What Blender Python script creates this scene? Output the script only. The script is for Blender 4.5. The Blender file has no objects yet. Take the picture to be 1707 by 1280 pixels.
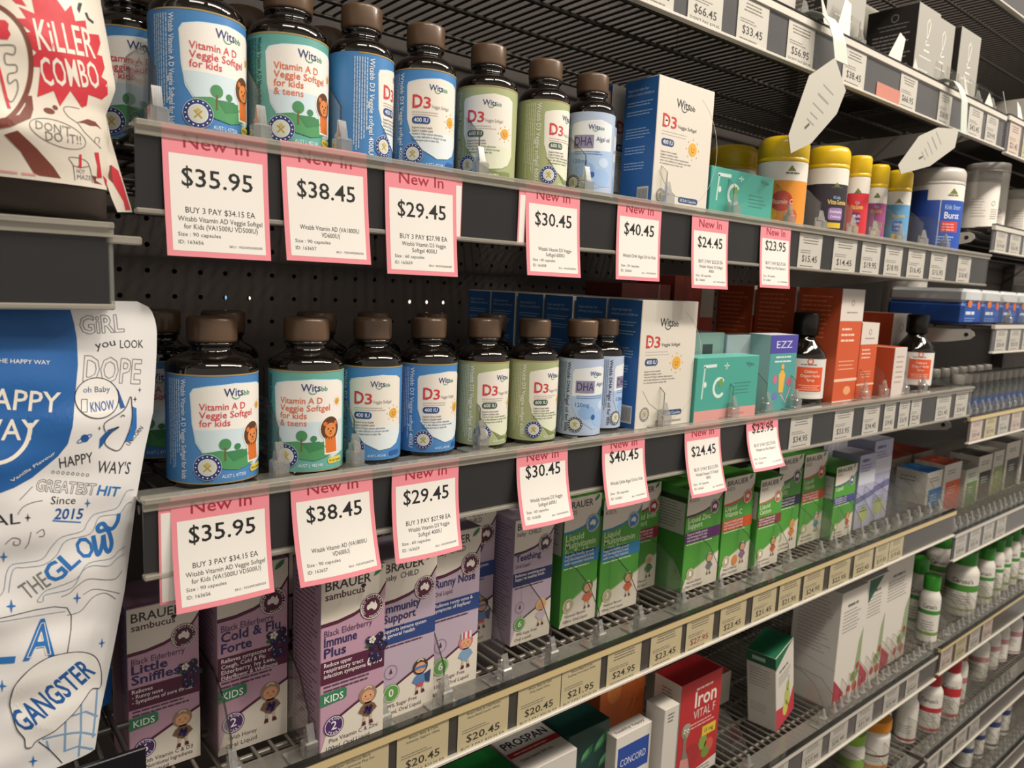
import bpy, math, random
from mathutils import Matrix, Vector
from mathutils.geometry import tessellate_polygon
random.seed(7)
SC = bpy.context.scene
COL = SC.collection
# ---------------------------------------------------------------- camera
cam_data = bpy.data.cameras.new('camera')
cam_data.sensor_fit = 'HORIZONTAL'; cam_data.sensor_width = 36.0; cam_data.lens = 26.28
cam_data.clip_start = 0.02; cam_data.clip_end = 20
cam = bpy.data.objects.new('camera', cam_data); COL.objects.link(cam)
RIGHT = Vector((0.773808, -0.631859, 0.044450)); UP = Vector((0.050348, 0.131306, 0.990062)); FWD = Vector((0.631416, 0.763880, -0.133419))
mw = Matrix((RIGHT, UP, -FWD)).transposed().to_4x4(); mw.translation = Vector((-0.0997, -0.43968, 0.01934))
cam.matrix_world = mw
cam_data.dof.use_dof = True; cam_data.dof.focus_distance = 0.56; cam_data.dof.aperture_fstop = 14
SC.camera = cam
# ---------------------------------------------------------------- light and exposure
world = bpy.data.worlds.new('store_ambient'); SC.world = world; world.use_nodes = True
bg = world.node_tree.nodes['Background']; bg.inputs[0].default_value = (1.0, 0.90, 0.80, 1); bg.inputs[1].default_value = 0.46
def area(name, loc, size, size_y, power, col, target):
    l = bpy.data.lights.new(name, 'AREA'); l.shape = 'RECTANGLE'; l.size = size; l.size_y = size_y; l.energy = power; l.color = col
    o = bpy.data.objects.new(name, l); COL.objects.link(o); o.location = loc
    o.rotation_euler = (Vector(target) - Vector(loc)).to_track_quat('-Z', 'Y').to_euler()
WARM = (1.0, 0.91, 0.79)
area('ceiling_panel_light', (-0.25, -0.85, 1.35), 0.7, 0.25, 9, WARM, (0.1, 0.0, -0.1))
area('ceiling_panel_light', (0.75, -0.95, 1.40), 0.9, 0.25, 15, WARM, (0.8, 0.0, -0.1))
area('ceiling_panel_light', (1.9, -0.95, 1.40), 0.9, 0.25, 22, WARM, (1.7, 0.0, -0.2))
area('added_glint_light', (0.30, -0.75, 1.10), 0.07, 0.07, 5, WARM, (0.3, 0.0, 0.0))
area('added_glint_light', (1.05, -0.75, 1.10), 0.07, 0.07, 6, WARM, (1.1, 0.0, 0.0))
area('added_glint_light', (1.75, -0.80, 1.10), 0.07, 0.07, 8, WARM, (1.4, 0.0, -0.5))  # added lamp, put in for glints on the lower right acrylic
SC.view_settings.view_transform = 'Standard'; SC.view_settings.look = 'None'
SC.view_settings.exposure = -0.12; SC.view_settings.gamma = 1.0; SC.view_settings.use_curve_mapping = False
SC.cycles.max_bounces = 10; SC.cycles.transparent_max_bounces = 28; SC.cycles.glossy_bounces = 4
# ---------------------------------------------------------------- materials (all procedural)
def lin(h):
    h = h.lstrip('#'); c = [int(h[i:i+2], 16)/255 for i in (0, 2, 4)]
    return tuple(x/12.92 if x <= .04045 else ((x+.055)/1.055)**2.4 for x in c) + (1,)
MATS = {}
def print_mat(key):
    """key '#rrggbb' or '#rrggbb:rough' - printed card, paper or plastic with slight gloss variation"""
    if key in MATS: return MATS[key]
    hx, _, ro = key.partition(':'); ro = float(ro or .5)
    m = bpy.data.materials.new('surface_' + hx.strip('#') + ('_%d' % int(ro*100))); m.use_nodes = True
    nt = m.node_tree; b = nt.nodes['Principled BSDF']
    b.inputs['Base Color'].default_value = lin(hx)
    n = nt.nodes.new('ShaderNodeTexNoise'); n.inputs['Scale'].default_value = 60
    r = nt.nodes.new('ShaderNodeMapRange'); r.inputs['To Min'].default_value = max(.02, ro-.06); r.inputs['To Max'].default_value = ro+.06
    nt.links.new(n.outputs[0], r.inputs[0]); nt.links.new(r.outputs[0], b.inputs['Roughness'])
    MATS[key] = m; return m
def principled(name, hx, rough=.5, metal=0, coat=0, spec=.5, bump=0, bscale=200):
    m = bpy.data.materials.new(name); m.use_nodes = True; nt = m.node_tree; b = nt.nodes['Principled BSDF']
    b.inputs['Base Color'].default_value = lin(hx); b.inputs['Roughness'].default_value = rough; b.inputs['Metallic'].default_value = metal
    b.inputs['Coat Weight'].default_value = coat; b.inputs['Coat Roughness'].default_value = .05; b.inputs['Specular IOR Level'].default_value = spec
    n = nt.nodes.new('ShaderNodeTexNoise'); n.inputs['Scale'].default_value = bscale
    tc = nt.nodes.new('ShaderNodeTexCoord'); nt.links.new(tc.outputs['Object'], n.inputs['Vector'])
    if bump:
        bp = nt.nodes.new('ShaderNodeBump'); bp.inputs['Strength'].default_value = bump; bp.inputs['Distance'].default_value = .001
        nt.links.new(n.outputs[0], bp.inputs['Height']); nt.links.new(bp.outputs[0], b.inputs['Normal'])
    else:
        r = nt.nodes.new('ShaderNodeMapRange'); r.inputs['To Min'].default_value = max(.02, rough-.05); r.inputs['To Max'].default_value = rough+.05
        nt.links.new(n.outputs[0], r.inputs[0]); nt.links.new(r.outputs[0], b.inputs['Roughness'])
    MATS[name] = m
def clear(name, tint, body, gloss_rough, body_hx='#ffffff', gl=(.9, .04)):
    """clear plastic: see-through, fresnel gloss, a little scatter"""
    m = bpy.data.materials.new(name); m.use_nodes = True; nt = m.node_tree; nt.nodes.clear(); N = nt.nodes.new; L = nt.links.new
    out = N('ShaderNodeOutputMaterial'); t = N('ShaderNodeBsdfTransparent'); t.inputs[0].default_value = (tint, tint, tint*.985, 1)
    d = N('ShaderNodeBsdfDiffuse'); d.inputs[0].default_value = lin(body_hx); g = N('ShaderNodeBsdfGlossy'); g.inputs['Roughness'].default_value = gloss_rough
    m1 = N('ShaderNodeMixShader'); m1.inputs[0].default_value = body; L(t.outputs[0], m1.inputs[1]); L(d.outputs[0], m1.inputs[2])
    f = N('ShaderNodeLayerWeight'); f.inputs['Blend'].default_value = .5   # Schlick reflectance, the same from both sides of the sheet
    pw = N('ShaderNodeMath'); pw.operation = 'POWER'; L(f.outputs['Facing'], pw.inputs[0]); pw.inputs[1].default_value = 5
    ml = N('ShaderNodeMath'); ml.operation = 'MULTIPLY_ADD'; L(pw.outputs[0], ml.inputs[0]); ml.inputs[1].default_value = gl[0]; ml.inputs[2].default_value = gl[1]
    m2 = N('ShaderNodeMixShader'); L(ml.outputs[0], m2.inputs[0]); L(m1.outputs[0], m2.inputs[1]); L(g.outputs[0], m2.inputs[2]); L(m2.outputs[0], out.inputs[0])
    MATS[name] = m
clear('acrylic', .95, .025, .06); clear('acrylic_rim', .22, .03, .05, '#b8bab4', gl=(.9, .10)); clear('acrylic_clip', .84, .13, .10, '#f4f4ee', gl=(.8, .26)); clear('rail', .80, .30, .15, '#a8a49c', gl=(.8, .06))
clear('cover', .96, .008, .10, gl=(.75, .018)); clear('flange', .78, .34, .10, '#d8d2c4'); clear('clear_bottle', .85, .12, .06, '#dfe4ea')
principled('bottle_glass', '#120d0a', .06, coat=.6, spec=.6)
principled('brown_cap', '#5e4835', .34, coat=.25)
principled('strip_dark', '#121218', .3, spec=.3); principled('strip_brown', '#3c3733', .25); principled('strip_grey', '#55545a', .22); principled('strip_cream', '#cdb98a', .4); principled('strip_white', '#c9c4ba', .4)
principled('deck_dark', '#3b3733', .42, .4); principled('deck_grey', '#8a857d', .36, .5); principled('steel_white', '#b9b6b0', .35, .2)
principled('panel', '#3a332f', .6, bump=.15, bscale=500); principled('panel_light', '#57514b', .6)
principled('foil_white', '#e4e3e2', .36, bump=.25, bscale=35); principled('foil_cream', '#e6ded0', .36, bump=.25, bscale=35); principled('foil_shaded', '#3c332e', .5, bump=.2, bscale=40); principled('foil_blue', '#1d5fa5', .36, bump=.2, bscale=35)
principled('floor_vinyl', '#8a8178', .35); principled('ceiling_tile', '#c8c4bc', .8)
def led(name, col, s):
    m = bpy.data.materials.new(name); m.use_nodes = True; nt = m.node_tree; nt.nodes.clear()
    e = nt.nodes.new('ShaderNodeEmission'); e.inputs[0].default_value = lin(col); e.inputs[1].default_value = s
    o = nt.nodes.new('ShaderNodeOutputMaterial'); nt.links.new(e.outputs[0], o.inputs[0]); MATS[name] = m
led('lamp_white', '#fff1dc', 1.6); led('lamp_blue', '#8fd0f0', 1.0)
def mat(k): return MATS[k] if k in MATS else print_mat(k)
# ---------------------------------------------------------------- mesh builder (millimetres in, metres out)
class MB:
    def __init__(s): s.v = []; s.f = []; s.m = []; s.sm = []; s.keys = []
    def k(s, key):
        if key not in s.keys: s.keys.append(key)
        return s.keys.index(key)
    def add(s, vs, fs, key, smooth=False):
        o = len(s.v); s.v += vs; i = s.k(key)
        for f in fs: s.f.append(tuple(q+o for q in f)); s.m.append(i); s.sm.append(smooth)
    def box(s, x0, x1, y0, y1, z0, z1, key, b=0, faces=None):
        """box with chamfer b; faces maps 'x-','x+','y-','y+','z-','z+' to other materials"""
        lo, hi = (x0, y0, z0), (x1, y1, z1); V = {}; vs = []
        for c in range(8):
            sg = [(c >> a) & 1 for a in range(3)]
            for a in range(3):
                p = [(hi[i]-(b if i != a else 0)) if sg[i] else (lo[i]+(b if i != a else 0)) for i in range(3)]
                V[(c, a)] = len(vs); vs.append(tuple(p))
        if b == 0:
            vs = [((x1 if c & 1 else x0), (y1 if c & 2 else y0), (z1 if c & 4 else z0)) for c in range(8)]; V = {(c, a): c for c in range(8) for a in range(3)}
        for a in range(3):
            u, w = [i for i in range(3) if i != a]
            for sd in (0, 1):
                cs = [(sd << a) | (i << u) | (j << w) for i, j in ((0, 0), (1, 0), (1, 1), (0, 1))]
                nm = 'xyz'[a] + '-+'[sd]
                s.add([vs[V[(c, a)]] for c in cs], [(0, 1, 2, 3)], (faces or {}).get(nm, key))
        if b:
            for a in range(3):
                u, w = [i for i in range(3) if i != a]
                for i in (0, 1):
                    for j in (0, 1):
                        c0 = (i << u) | (j << w); c1 = c0 | (1 << a)
                        s.add([vs[V[(c0, u)]], vs[V[(c0, w)]], vs[V[(c1, w)]], vs[V[(c1, u)]]], [(0, 1, 2, 3)], key)
            for c in range(8): s.add([vs[V[(c, a)]] for a in range(3)], [(0, 1, 2)], key)
    def prism(s, pts, t0, t1, key, rim=None, axis='x'):
        """2D outline extruded from t0 to t1 along an axis"""
        n = len(pts)
        P = (lambda p, t: (t, p[0], p[1])) if axis == 'x' else ((lambda p, t: (p[0], t, p[1])) if axis == 'y' else (lambda p, t: (p[0], p[1], t)))
        tr = tessellate_polygon([[Vector((p[0], p[1], 0)) for p in pts]])
        for t in (t0, t1): s.add([P(p, t) for p in pts], [tuple(q) for q in tr], key)
        vs = [P(p, t0) for p in pts] + [P(p, t1) for p in pts]
        s.add(vs, [(i, (i+1) % n, (i+1) % n+n, i+n) for i in range(n)], rim or key)
    def lathe(s, prof, keys, n=40, ridge=None, smooth=True, caps=True):
        """profile [(r,z)...]; keys: one material or one per segment; ridge=(i0,i1,amp) knurls those rings"""
        m = len(prof); vs = []
        for i, (r, z) in enumerate(prof):
            for j in range(n):
                rr = r + (ridge[2]*(1 if j % 2 else -1) if ridge and ridge[0] <= i <= ridge[1] else 0)
                a = 2*math.pi*j/n; vs.append((rr*math.cos(a), rr*math.sin(a), z))
        o = len(s.v); s.v += vs
        for i in range(m-1):
            kk = s.k(keys if isinstance(keys, str) else keys[min(i, len(keys)-1)])
            for j in range(n):
                s.f.append((o+i*n+j, o+i*n+(j+1) % n, o+(i+1)*n+(j+1) % n, o+(i+1)*n+j)); s.m.append(kk); s.sm.append(smooth)
        for i, fl in ((0, True), (m-1, False)):
            if caps and prof[i][0] > .01:
                ring = [o+i*n+j for j in range(n)]; s.f.append(tuple(ring[::-1] if fl else ring)); s.m.append(s.k(keys if isinstance(keys, str) else keys[0 if fl else -1])); s.sm.append(False)
    def tube(s, p, q, r, key, n=6):
        p, q = Vector(p), Vector(q); d = (q-p).normalized(); u = d.orthogonal().normalized(); w = d.cross(u); vs = []
        for c in (p, q):
            for j in range(n):
                a = 2*math.pi*j/n; vs.append(tuple(c + r*(math.cos(a)*u+math.sin(a)*w)))
        s.add(vs, [(j, (j+1) % n, (j+1) % n+n, j+n) for j in range(n)], key, True)
        s.add(vs, [tuple(range(n))[::-1], tuple(range(n, 2*n))], key)
    def mesh(s, name):
        me = bpy.data.meshes.new(name)
        me.from_pydata([(a*.001, b*.001, c*.001) for a, b, c in s.v], [], s.f)
        for k in s.keys: me.materials.append(mat(k))
        me.polygons.foreach_set('material_index', s.m); me.polygons.foreach_set('use_smooth', s.sm); me.update()
        return me
    def build(s, name, parent=None, loc=(0, 0, 0), rot=(0, 0, 0)):
        o = bpy.data.objects.new(name, s.mesh(name)); COL.objects.link(o); o.parent = parent
        o.location = [c*.001 for c in loc]; o.rotation_euler = [math.radians(a) for a in rot]
        return o
def tag(o, label=None, cat=None, group=None, kind=None):
    if label: o['label'] = label
    if cat: o['category'] = cat
    if group: o['group'] = group
    if kind: o['kind'] = kind
    return o
def thing(name, label, cat, loc=(0, 0, 0), rot=(0, 0, 0), group=None, kind=None):
    o = bpy.data.objects.new(name, None); COL.objects.link(o); o.empty_display_size = .01
    o.location = [c*.001 for c in loc]; o.rotation_euler = [math.radians(a) for a in rot]
    return tag(o, label, cat, group, kind)
def copy_thing(src, loc, label=None, group=None, rot=None):
    r = src.copy(); COL.objects.link(r); r.location = [c*.001 for c in loc]
    if rot: r.rotation_euler = [math.radians(a) for a in rot]
    for ch in list(src.children):
        c = ch.copy(); COL.objects.link(c); c.parent = r
    if label: r['label'] = label
    if group: r['group'] = group
    return r
# ---------------------------------------------------------------- printing: flat artwork laid onto a surface of a mesh
FONT_OFF = {0: 0.0, 1: .009, 2: .018}
_txt = {}
def glyphs(body, bold):
    key = (body, bold)
    if key not in _txt:
        cu = bpy.data.curves.new('type', 'FONT'); cu.body = body; cu.offset = FONT_OFF[bold]; cu.resolution_u = 2
        ob = bpy.data.objects.new('type', cu); me = bpy.data.meshes.new_from_object(ob)
        vs = [(v.co.x, v.co.y) for v in me.vertices]; fs = [tuple(p.vertices) for p in me.polygons]
        _txt[key] = (vs, fs, min([v[0] for v in vs] or [0]), max([v[0] for v in vs] or [1]))
        bpy.data.objects.remove(ob); bpy.data.curves.remove(cu); bpy.data.meshes.remove(me)
    return _txt[key]
CAP = max(v[1] for v in glyphs('H', 0)[0])
class Art:
    """artwork in millimetres on a flat sheet, u to the right and v up"""
    def __init__(s): s.it = []
    def raw(s, pts, fs, m, l): s.it.append((pts, fs, m, l)); return s
    def poly(s, pts, m, l=1):
        return s.raw(list(pts), [tuple(t) for t in tessellate_polygon([[Vector((p[0], p[1], 0)) for p in pts]])], m, l)
    def rect(s, x, y, w, h, m, l=1): return s.raw([(x, y), (x+w, y), (x+w, y+h), (x, y+h)], [(0, 1, 2), (0, 2, 3)], m, l)
    def ell(s, cx, cy, rx, ry, m, l=1, n=20, rot=0):
        r = math.radians(rot); pts = [(cx, cy)]
        for i in range(n):
            t = 2*math.pi*i/n; x, y = rx*math.cos(t), ry*math.sin(t); pts.append((cx+x*math.cos(r)-y*math.sin(r), cy+x*math.sin(r)+y*math.cos(r)))
        return s.raw(pts, [(0, i+1, (i+1) % n+1) for i in range(n)], m, l)
    def ring(s, cx, cy, r0, r1, m, l=1, n=28, a0=0, a1=360):
        pts = []
        for i in range(n+1):
            t = math.radians(a0+(a1-a0)*i/n); pts += [(cx+r0*math.cos(t), cy+r0*math.sin(t)), (cx+r1*math.cos(t), cy+r1*math.sin(t))]
        fs = []
        for i in range(n): fs += [(2*i, 2*i+1, 2*i+3), (2*i, 2*i+3, 2*i+2)]
        return s.raw(pts, fs, m, l)
    def rrect(s, x, y, w, h, r, m, l=1):
        pts = []
        for cx, cy, a in ((x+w-r, y+r, -90), (x+w-r, y+h-r, 0), (x+r, y+h-r, 90), (x+r, y+r, 180)):
            for i in range(5): t = math.radians(a+22.5*i); pts.append((cx+r*math.cos(t), cy+r*math.sin(t)))
        return s.poly(pts, m, l)
    def line(s, pts, w, m, l=1):
        vs = []; fs = []
        for i, p in enumerate(pts):
            a = pts[max(0, i-1)]; b = pts[min(len(pts)-1, i+1)]; d = math.hypot(b[0]-a[0], b[1]-a[1]) or 1
            nx, ny = -(b[1]-a[1])/d*w/2, (b[0]-a[0])/d*w/2; vs += [(p[0]+nx, p[1]+ny), (p[0]-nx, p[1]-ny)]
        for i in range(len(pts)-1): fs += [(2*i, 2*i+1, 2*i+3), (2*i, 2*i+3, 2*i+2)]
        return s.raw(vs, fs, m, l)
    def text(s, body, x, y, w=None, rot=0, cap=3, m='#111111', l=1, bold=0, al='l', outline=0):
        """cap = capital height; w = set width; x,y = start (or middle with al='c') of the baseline"""
        if bold and '$' in body and outline == 0:
            shown = body.replace('$', 'S')
        else: shown = body
        vs, fs, a, b = glyphs(shown, bold)
        if not vs: return s
        sy = cap/CAP; sx = (w/(b-a)) if w else sy; wid = (b-a)*sx; off = {'l': 0, 'c': -wid/2, 'r': -wid}[al]
        r = math.radians(rot); c, sn = math.cos(r), math.sin(r)
        T = lambda q: (x + (q[0]*c-q[1]*sn), y + (q[0]*sn+q[1]*c))
        P = [((v[0]-a)*sx+off, v[1]*sy) for v in vs]
        if outline:
            cnt = {}
            for f in fs:
                for i in range(len(f)):
                    e = (f[i], f[(i+1) % len(f)]); k = tuple(sorted(e)); cnt[k] = cnt.get(k, 0)+1
            for (i, j), q in cnt.items():
                if q == 1: s.line([T(P[i]), T(P[j])], outline, m, l)
            return s
        s.raw([T(q) for q in P], fs, m, l)
        if shown != body:
            i = body.index('$'); pre = glyphs(shown[:i+1], bold); sw = glyphs('S', bold)
            xe = (pre[3]-a)*sx+off; ws = (sw[3]-sw[2])*sx; xm = xe-ws/2; t = cap*(.075+.02*bold)
            s.raw([T(q) for q in ((xm-t/2, -cap*.14), (xm+t/2, -cap*.14), (xm+t/2, cap*1.14), (xm-t/2, cap*1.14))], [(0, 1, 2), (0, 2, 3)], m, l)
        return s
    def arc_text(s, body, cx, cy, r, a_mid, step, cap, m, l=1, bold=1, inside=False):
        n = len(body)
        for i, ch in enumerate(body):
            if ch == ' ': continue
            a = a_mid - (i-(n-1)/2)*step if not inside else a_mid + (i-(n-1)/2)*step
            t = math.radians(a); rr = r if not inside else r+cap
            s.text(ch, cx+rr*math.cos(t), cy+rr*math.sin(t), None, a-90 if not inside else a+90, cap, m, l, bold, 'c')
        return s
    def small(s, x, y, w, n, pitch, h, m, l=1, al='l', vert=False, rnd=None):
        """rows of print too small to read: word-length dashes"""
        R = rnd or random
        for i in range(n):
            ww = w*R.uniform(.72, 1.0); x0 = x + (0 if al == 'l' else (w-ww)/2); cur = 0
            while cur < ww-.4:
                d = min(R.uniform(1.6, 5.5)*h, ww-cur)
                if vert: s.rect(x-i*pitch, y-cur-d, h, d, m, l)
                else: s.rect(x0+cur, y-i*pitch, d, h, m, l)
                cur += d + h*.55
        return s
    def lay(s, mb, fn, fine=None, iso=.35):
        for pts, fs, m, l in s.it:
            pts = list(pts); fs = list(fs)
            if fine:
                out = []; st = list(fs)
                while st:
                    t = st.pop()
                    if len(t) > 3: st += [(t[0], t[i], t[i+1]) for i in range(1, len(t)-1)]; continue
                    e = [(abs(pts[t[i]][0]-pts[t[(i+1) % 3]][0])+iso*abs(pts[t[i]][1]-pts[t[(i+1) % 3]][1]), i) for i in range(3)]; d, i = max(e)
                    if d <= fine or len(out) > 6000: out.append(t); continue
                    a, b, c = t[i], t[(i+1) % 3], t[(i+2) % 3]; pts.append(((pts[a][0]+pts[b][0])/2, (pts[a][1]+pts[b][1])/2)); k = len(pts)-1
                    st += [(a, k, c), (k, b, c)]
                fs = out
            mb.add([fn(p[0], p[1], l) for p in pts], fs, m)
LIFT = .09
def on_front(x0, y, z0): return lambda u, v, l: (x0+u, y-LIFT*l, z0+v)
def on_left(x, y1, z0): return lambda u, v, l: (x-LIFT*l, y1-u, z0+v)
def on_top(x0, y0, z): return lambda u, v, l: (x0+u, y0+v, z+LIFT*l)
def on_round(r, phi): 
    return lambda u, v, l: ((r+LIFT*l)*math.sin(math.radians(phi)+u/r), -(r+LIFT*l)*math.cos(math.radians(phi)+u/r), v)
BAG_RED = [
('poly', [(-45.23, 140.28), (-43.97, 132.01), (-50.32, 133.15), (-47.37, 128.79), (-52.61, 127.51), (-45.82, 123.46), (-48.64, 122.25), (-46.75, 116.78), (-43.85, 115.19), (-45.85, 112.52), (-45.82, 108.62), (-42.31, 109.16), (-43.98, 95.63), (-37.01, 99.97), (-34.58, 93.5), (-29.78, 101.72), (-24.52, 95.27), (-22.19, 96.87), (-21.36, 102.13), (-14.35, 101.86), (-11.11, 105.25), (-11.67, 111.52), (-14.62, 112.51), (-12.57, 117.67), (-13.67, 122.94), (-16.29, 122.76), (-14.22, 129.09), (-14.99, 132.8), (-20.95, 131.0), (-21.48, 137.02), (-26.39, 134.85), (-27.92, 141.84), (-30.81, 137.72), (-35.14, 142.94)], 'red', 1),
('poly', [(-52.19, 138.44), (-49.14, 137.07), (-47.17, 134.31), (-51.31, 134.34), (-55.33, 137.61)], 'red', 1),
('text', 'KiLLER', -43.11, 116.47, 26.4, 9.1, 13.15, 'white', 2, 1),
('text', 'COMBO', -41.16, 101.46, 26.62, 11.7, 11.73, 'white', 2, 1),
('poly', [(-24.4, 144.27), (-22.65, 144.72), (-24.19, 139.39), (-25.18, 141.04)], 'ink', 2),
('line', [(-21.03, 140.95), (-20.05, 138.52), (-17.48, 137.62)], 1.2, 'ink', 2),
('line', [(-63.18, 132.01), (-61.96, 132.0), (-60.76, 131.9), (-59.58, 131.71), (-58.43, 131.42), (-57.31, 131.03), (-56.23, 130.55), (-55.18, 129.97), (-54.18, 129.31), (-53.22, 128.55), (-52.32, 127.7), (-51.46, 126.77), (-50.66, 125.76), (-49.92, 124.66), (-49.24, 123.49), (-48.62, 122.25), (-48.07, 120.95), (-47.58, 119.57), (-47.16, 118.15), (-46.81, 116.66), (-46.53, 115.14), (-46.33, 113.57), (-46.19, 111.96), (-46.13, 110.32), (-46.15, 108.66), (-46.23, 106.98), (-46.39, 105.29), (-46.63, 103.6), (-46.93, 101.9), (-47.31, 100.22), (-47.76, 98.54), (-48.28, 96.89), (-48.86, 95.26), (-49.51, 93.67), (-50.23, 92.11), (-51.0, 90.6), (-51.83, 89.14), (-52.72, 87.73), (-53.66, 86.38), (-54.65, 85.09), (-55.69, 83.87), (-56.77, 82.73), (-57.88, 81.66), (-59.04, 80.67), (-60.22, 79.76), (-61.43, 78.94), (-62.67, 78.21), (-63.92, 77.57), (-65.19, 77.02), (-66.47, 76.56), (-67.75, 76.2)], 1.9, 'brown', 2),
('poly', [(-60.41, 82.24), (-51.68, 85.98), (-48.93, 91.05), (-48.57, 95.25), (-46.2, 95.69), (-45.89, 89.74), (-47.2, 85.35), (-55.34, 79.87), (-60.57, 77.9)], 'brown', 2),
('poly', [(-58.91, 125.43), (-55.78, 125.83), (-54.45, 124.53), (-54.88, 122.25), (-53.92, 120.3), (-55.05, 117.86), (-58.89, 117.35)], 'red', 2),
('line', [(-58.64, 114.69), (-52.69, 115.83), (-52.83, 112.13), (-56.15, 111.78), (-55.97, 107.44), (-52.12, 107.87), (-52.05, 104.93), (-55.25, 103.17), (-55.06, 99.15), (-52.17, 101.57), (-51.82, 96.8), (-54.65, 91.07), (-56.96, 95.1), (-58.78, 102.1)], 0.45, 'grey', 2),
('line', [(-58.99, 105.71), (-57.81, 100.09), (-55.78, 89.0), (-55.44, 88.88)], 1.2, 'red', 2),
('poly', [(-58.06, 76.01), (-52.8, 78.66), (-44.84, 72.17), (-37.72, 65.07), (-34.41, 59.71), (-43.57, 58.03), (-46.07, 61.15), (-51.39, 69.83)], 'brown', 1),
('line', [(-23.3, 78.05), (-23.71, 77.21), (-24.41, 76.46), (-25.39, 75.82), (-26.62, 75.3), (-28.07, 74.92), (-29.7, 74.68), (-31.48, 74.59), (-33.36, 74.65), (-35.28, 74.85), (-37.22, 75.19), (-39.11, 75.67), (-40.91, 76.26), (-42.58, 76.95), (-44.07, 77.73), (-45.36, 78.57), (-46.4, 79.46), (-47.17, 80.38), (-47.65, 81.3), (-47.84, 82.2), (-47.72, 83.07), (-47.3, 83.88), (-46.6, 84.61), (-45.62, 85.25), (-44.39, 85.78), (-42.95, 86.19), (-41.32, 86.46), (-39.55, 86.6), (-37.68, 86.59), (-35.76, 86.42), (-33.83, 86.12), (-31.94, 85.67), (-30.14, 85.1), (-28.47, 84.41), (-26.98, 83.62), (-25.69, 82.75), (-24.65, 81.82), (-23.87, 80.86), (-23.38, 79.9), (-23.18, 78.95), (-23.3, 78.05)], 0.35, 'grey', 1),
('text', "DON'T", -45.41, 80.98, 15.06, -0.9, 3.79, 'grey', 1, 0),
('text', 'DO IT!!', -41.25, 76.46, 16.03, 4.2, 4.08, 'grey', 1, 0),
('poly', [(-36.91, 90.03), (-37.23, 89.54), (-37.86, 89.17), (-38.72, 88.98), (-39.66, 88.99), (-40.55, 89.21), (-41.25, 89.59), (-41.66, 90.08), (-41.7, 90.61), (-41.39, 91.09), (-40.75, 91.46), (-39.9, 91.66), (-38.96, 91.65), (-38.07, 91.44), (-37.37, 91.06), (-36.96, 90.56), (-36.91, 90.03)], 'brown', 1),
('poly', [(-35.63, 91.79), (-35.96, 91.48), (-36.43, 91.36), (-36.95, 91.44), (-37.41, 91.72), (-37.72, 92.14), (-37.83, 92.61), (-37.7, 93.05), (-37.38, 93.36), (-36.91, 93.49), (-36.39, 93.4), (-35.93, 93.12), (-35.62, 92.7), (-35.51, 92.23), (-35.63, 91.79)], 'brown', 1),
('poly', [(-27.14, 87.73), (-21.91, 90.52), (-18.05, 90.2), (-14.67, 87.33), (-17.23, 88.29), (-20.69, 87.58), (-23.69, 88.05)], 'brown', 1),
('line', [(-25.67, 94.45), (-31.26, 94.18), (-33.02, 92.45), (-30.96, 89.48), (-26.72, 87.31), (-23.8, 83.93), (-20.0, 81.11), (-15.33, 77.88)], 0.35, 'grey', 1),
('line', [(-18.73, 79.83), (-18.24, 82.36), (-16.08, 82.69), (-16.57, 80.16)], 0.35, 'grey', 1),
('line', [(-28.14, 59.0), (-29.0, 67.17), (-30.87, 69.83), (-30.2, 70.89), (-25.44, 71.06), (-22.01, 69.56), (-20.2, 64.39), (-19.65, 60.0)], 0.4, 'grey', 1),
('line', [(-29.0, 67.17), (-25.55, 66.65), (-21.18, 68.2)], 0.4, 'grey', 1),
('poly', [(-26.16, 72.9), (-25.12, 73.05), (-25.03, 66.72), (-27.06, 66.94), (-26.17, 68.03)], 'red', 2),
('text', 'HOT', -27.36, 63.98, 3.9, -0.0, 1.93, 'grey', 1, 0),
('text', 'MAZE', -27.0, 61.09, 6.74, 2.7, 2.21, 'grey', 1, 0),
('poly', [(-18.85, 75.16), (-16.67, 75.71), (-16.12, 71.84), (-14.79, 63.57), (-17.41, 63.0), (-17.48, 69.18)], 'red', 1),
('poly', [(-14.33, 64.87), (-8.74, 62.8), (-6.73, 54.93), (-5.49, 47.31), (-7.54, 47.11), (-6.81, 50.86), (-12.32, 57.85)], 'red', 1),
('poly', [(-19.77, 63.94), (-17.61, 63.72), (-17.88, 61.7), (-14.49, 58.11), (-14.53, 56.1), (-18.78, 60.1)], 'brown', 1),
('line', [(-59.67, 56.11), (-52.7, 57.23)], 1.0, 'pink', 1),
('line', [(-51.17, 57.46), (-45.29, 58.4)], 1.0, 'pink', 1)]
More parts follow.
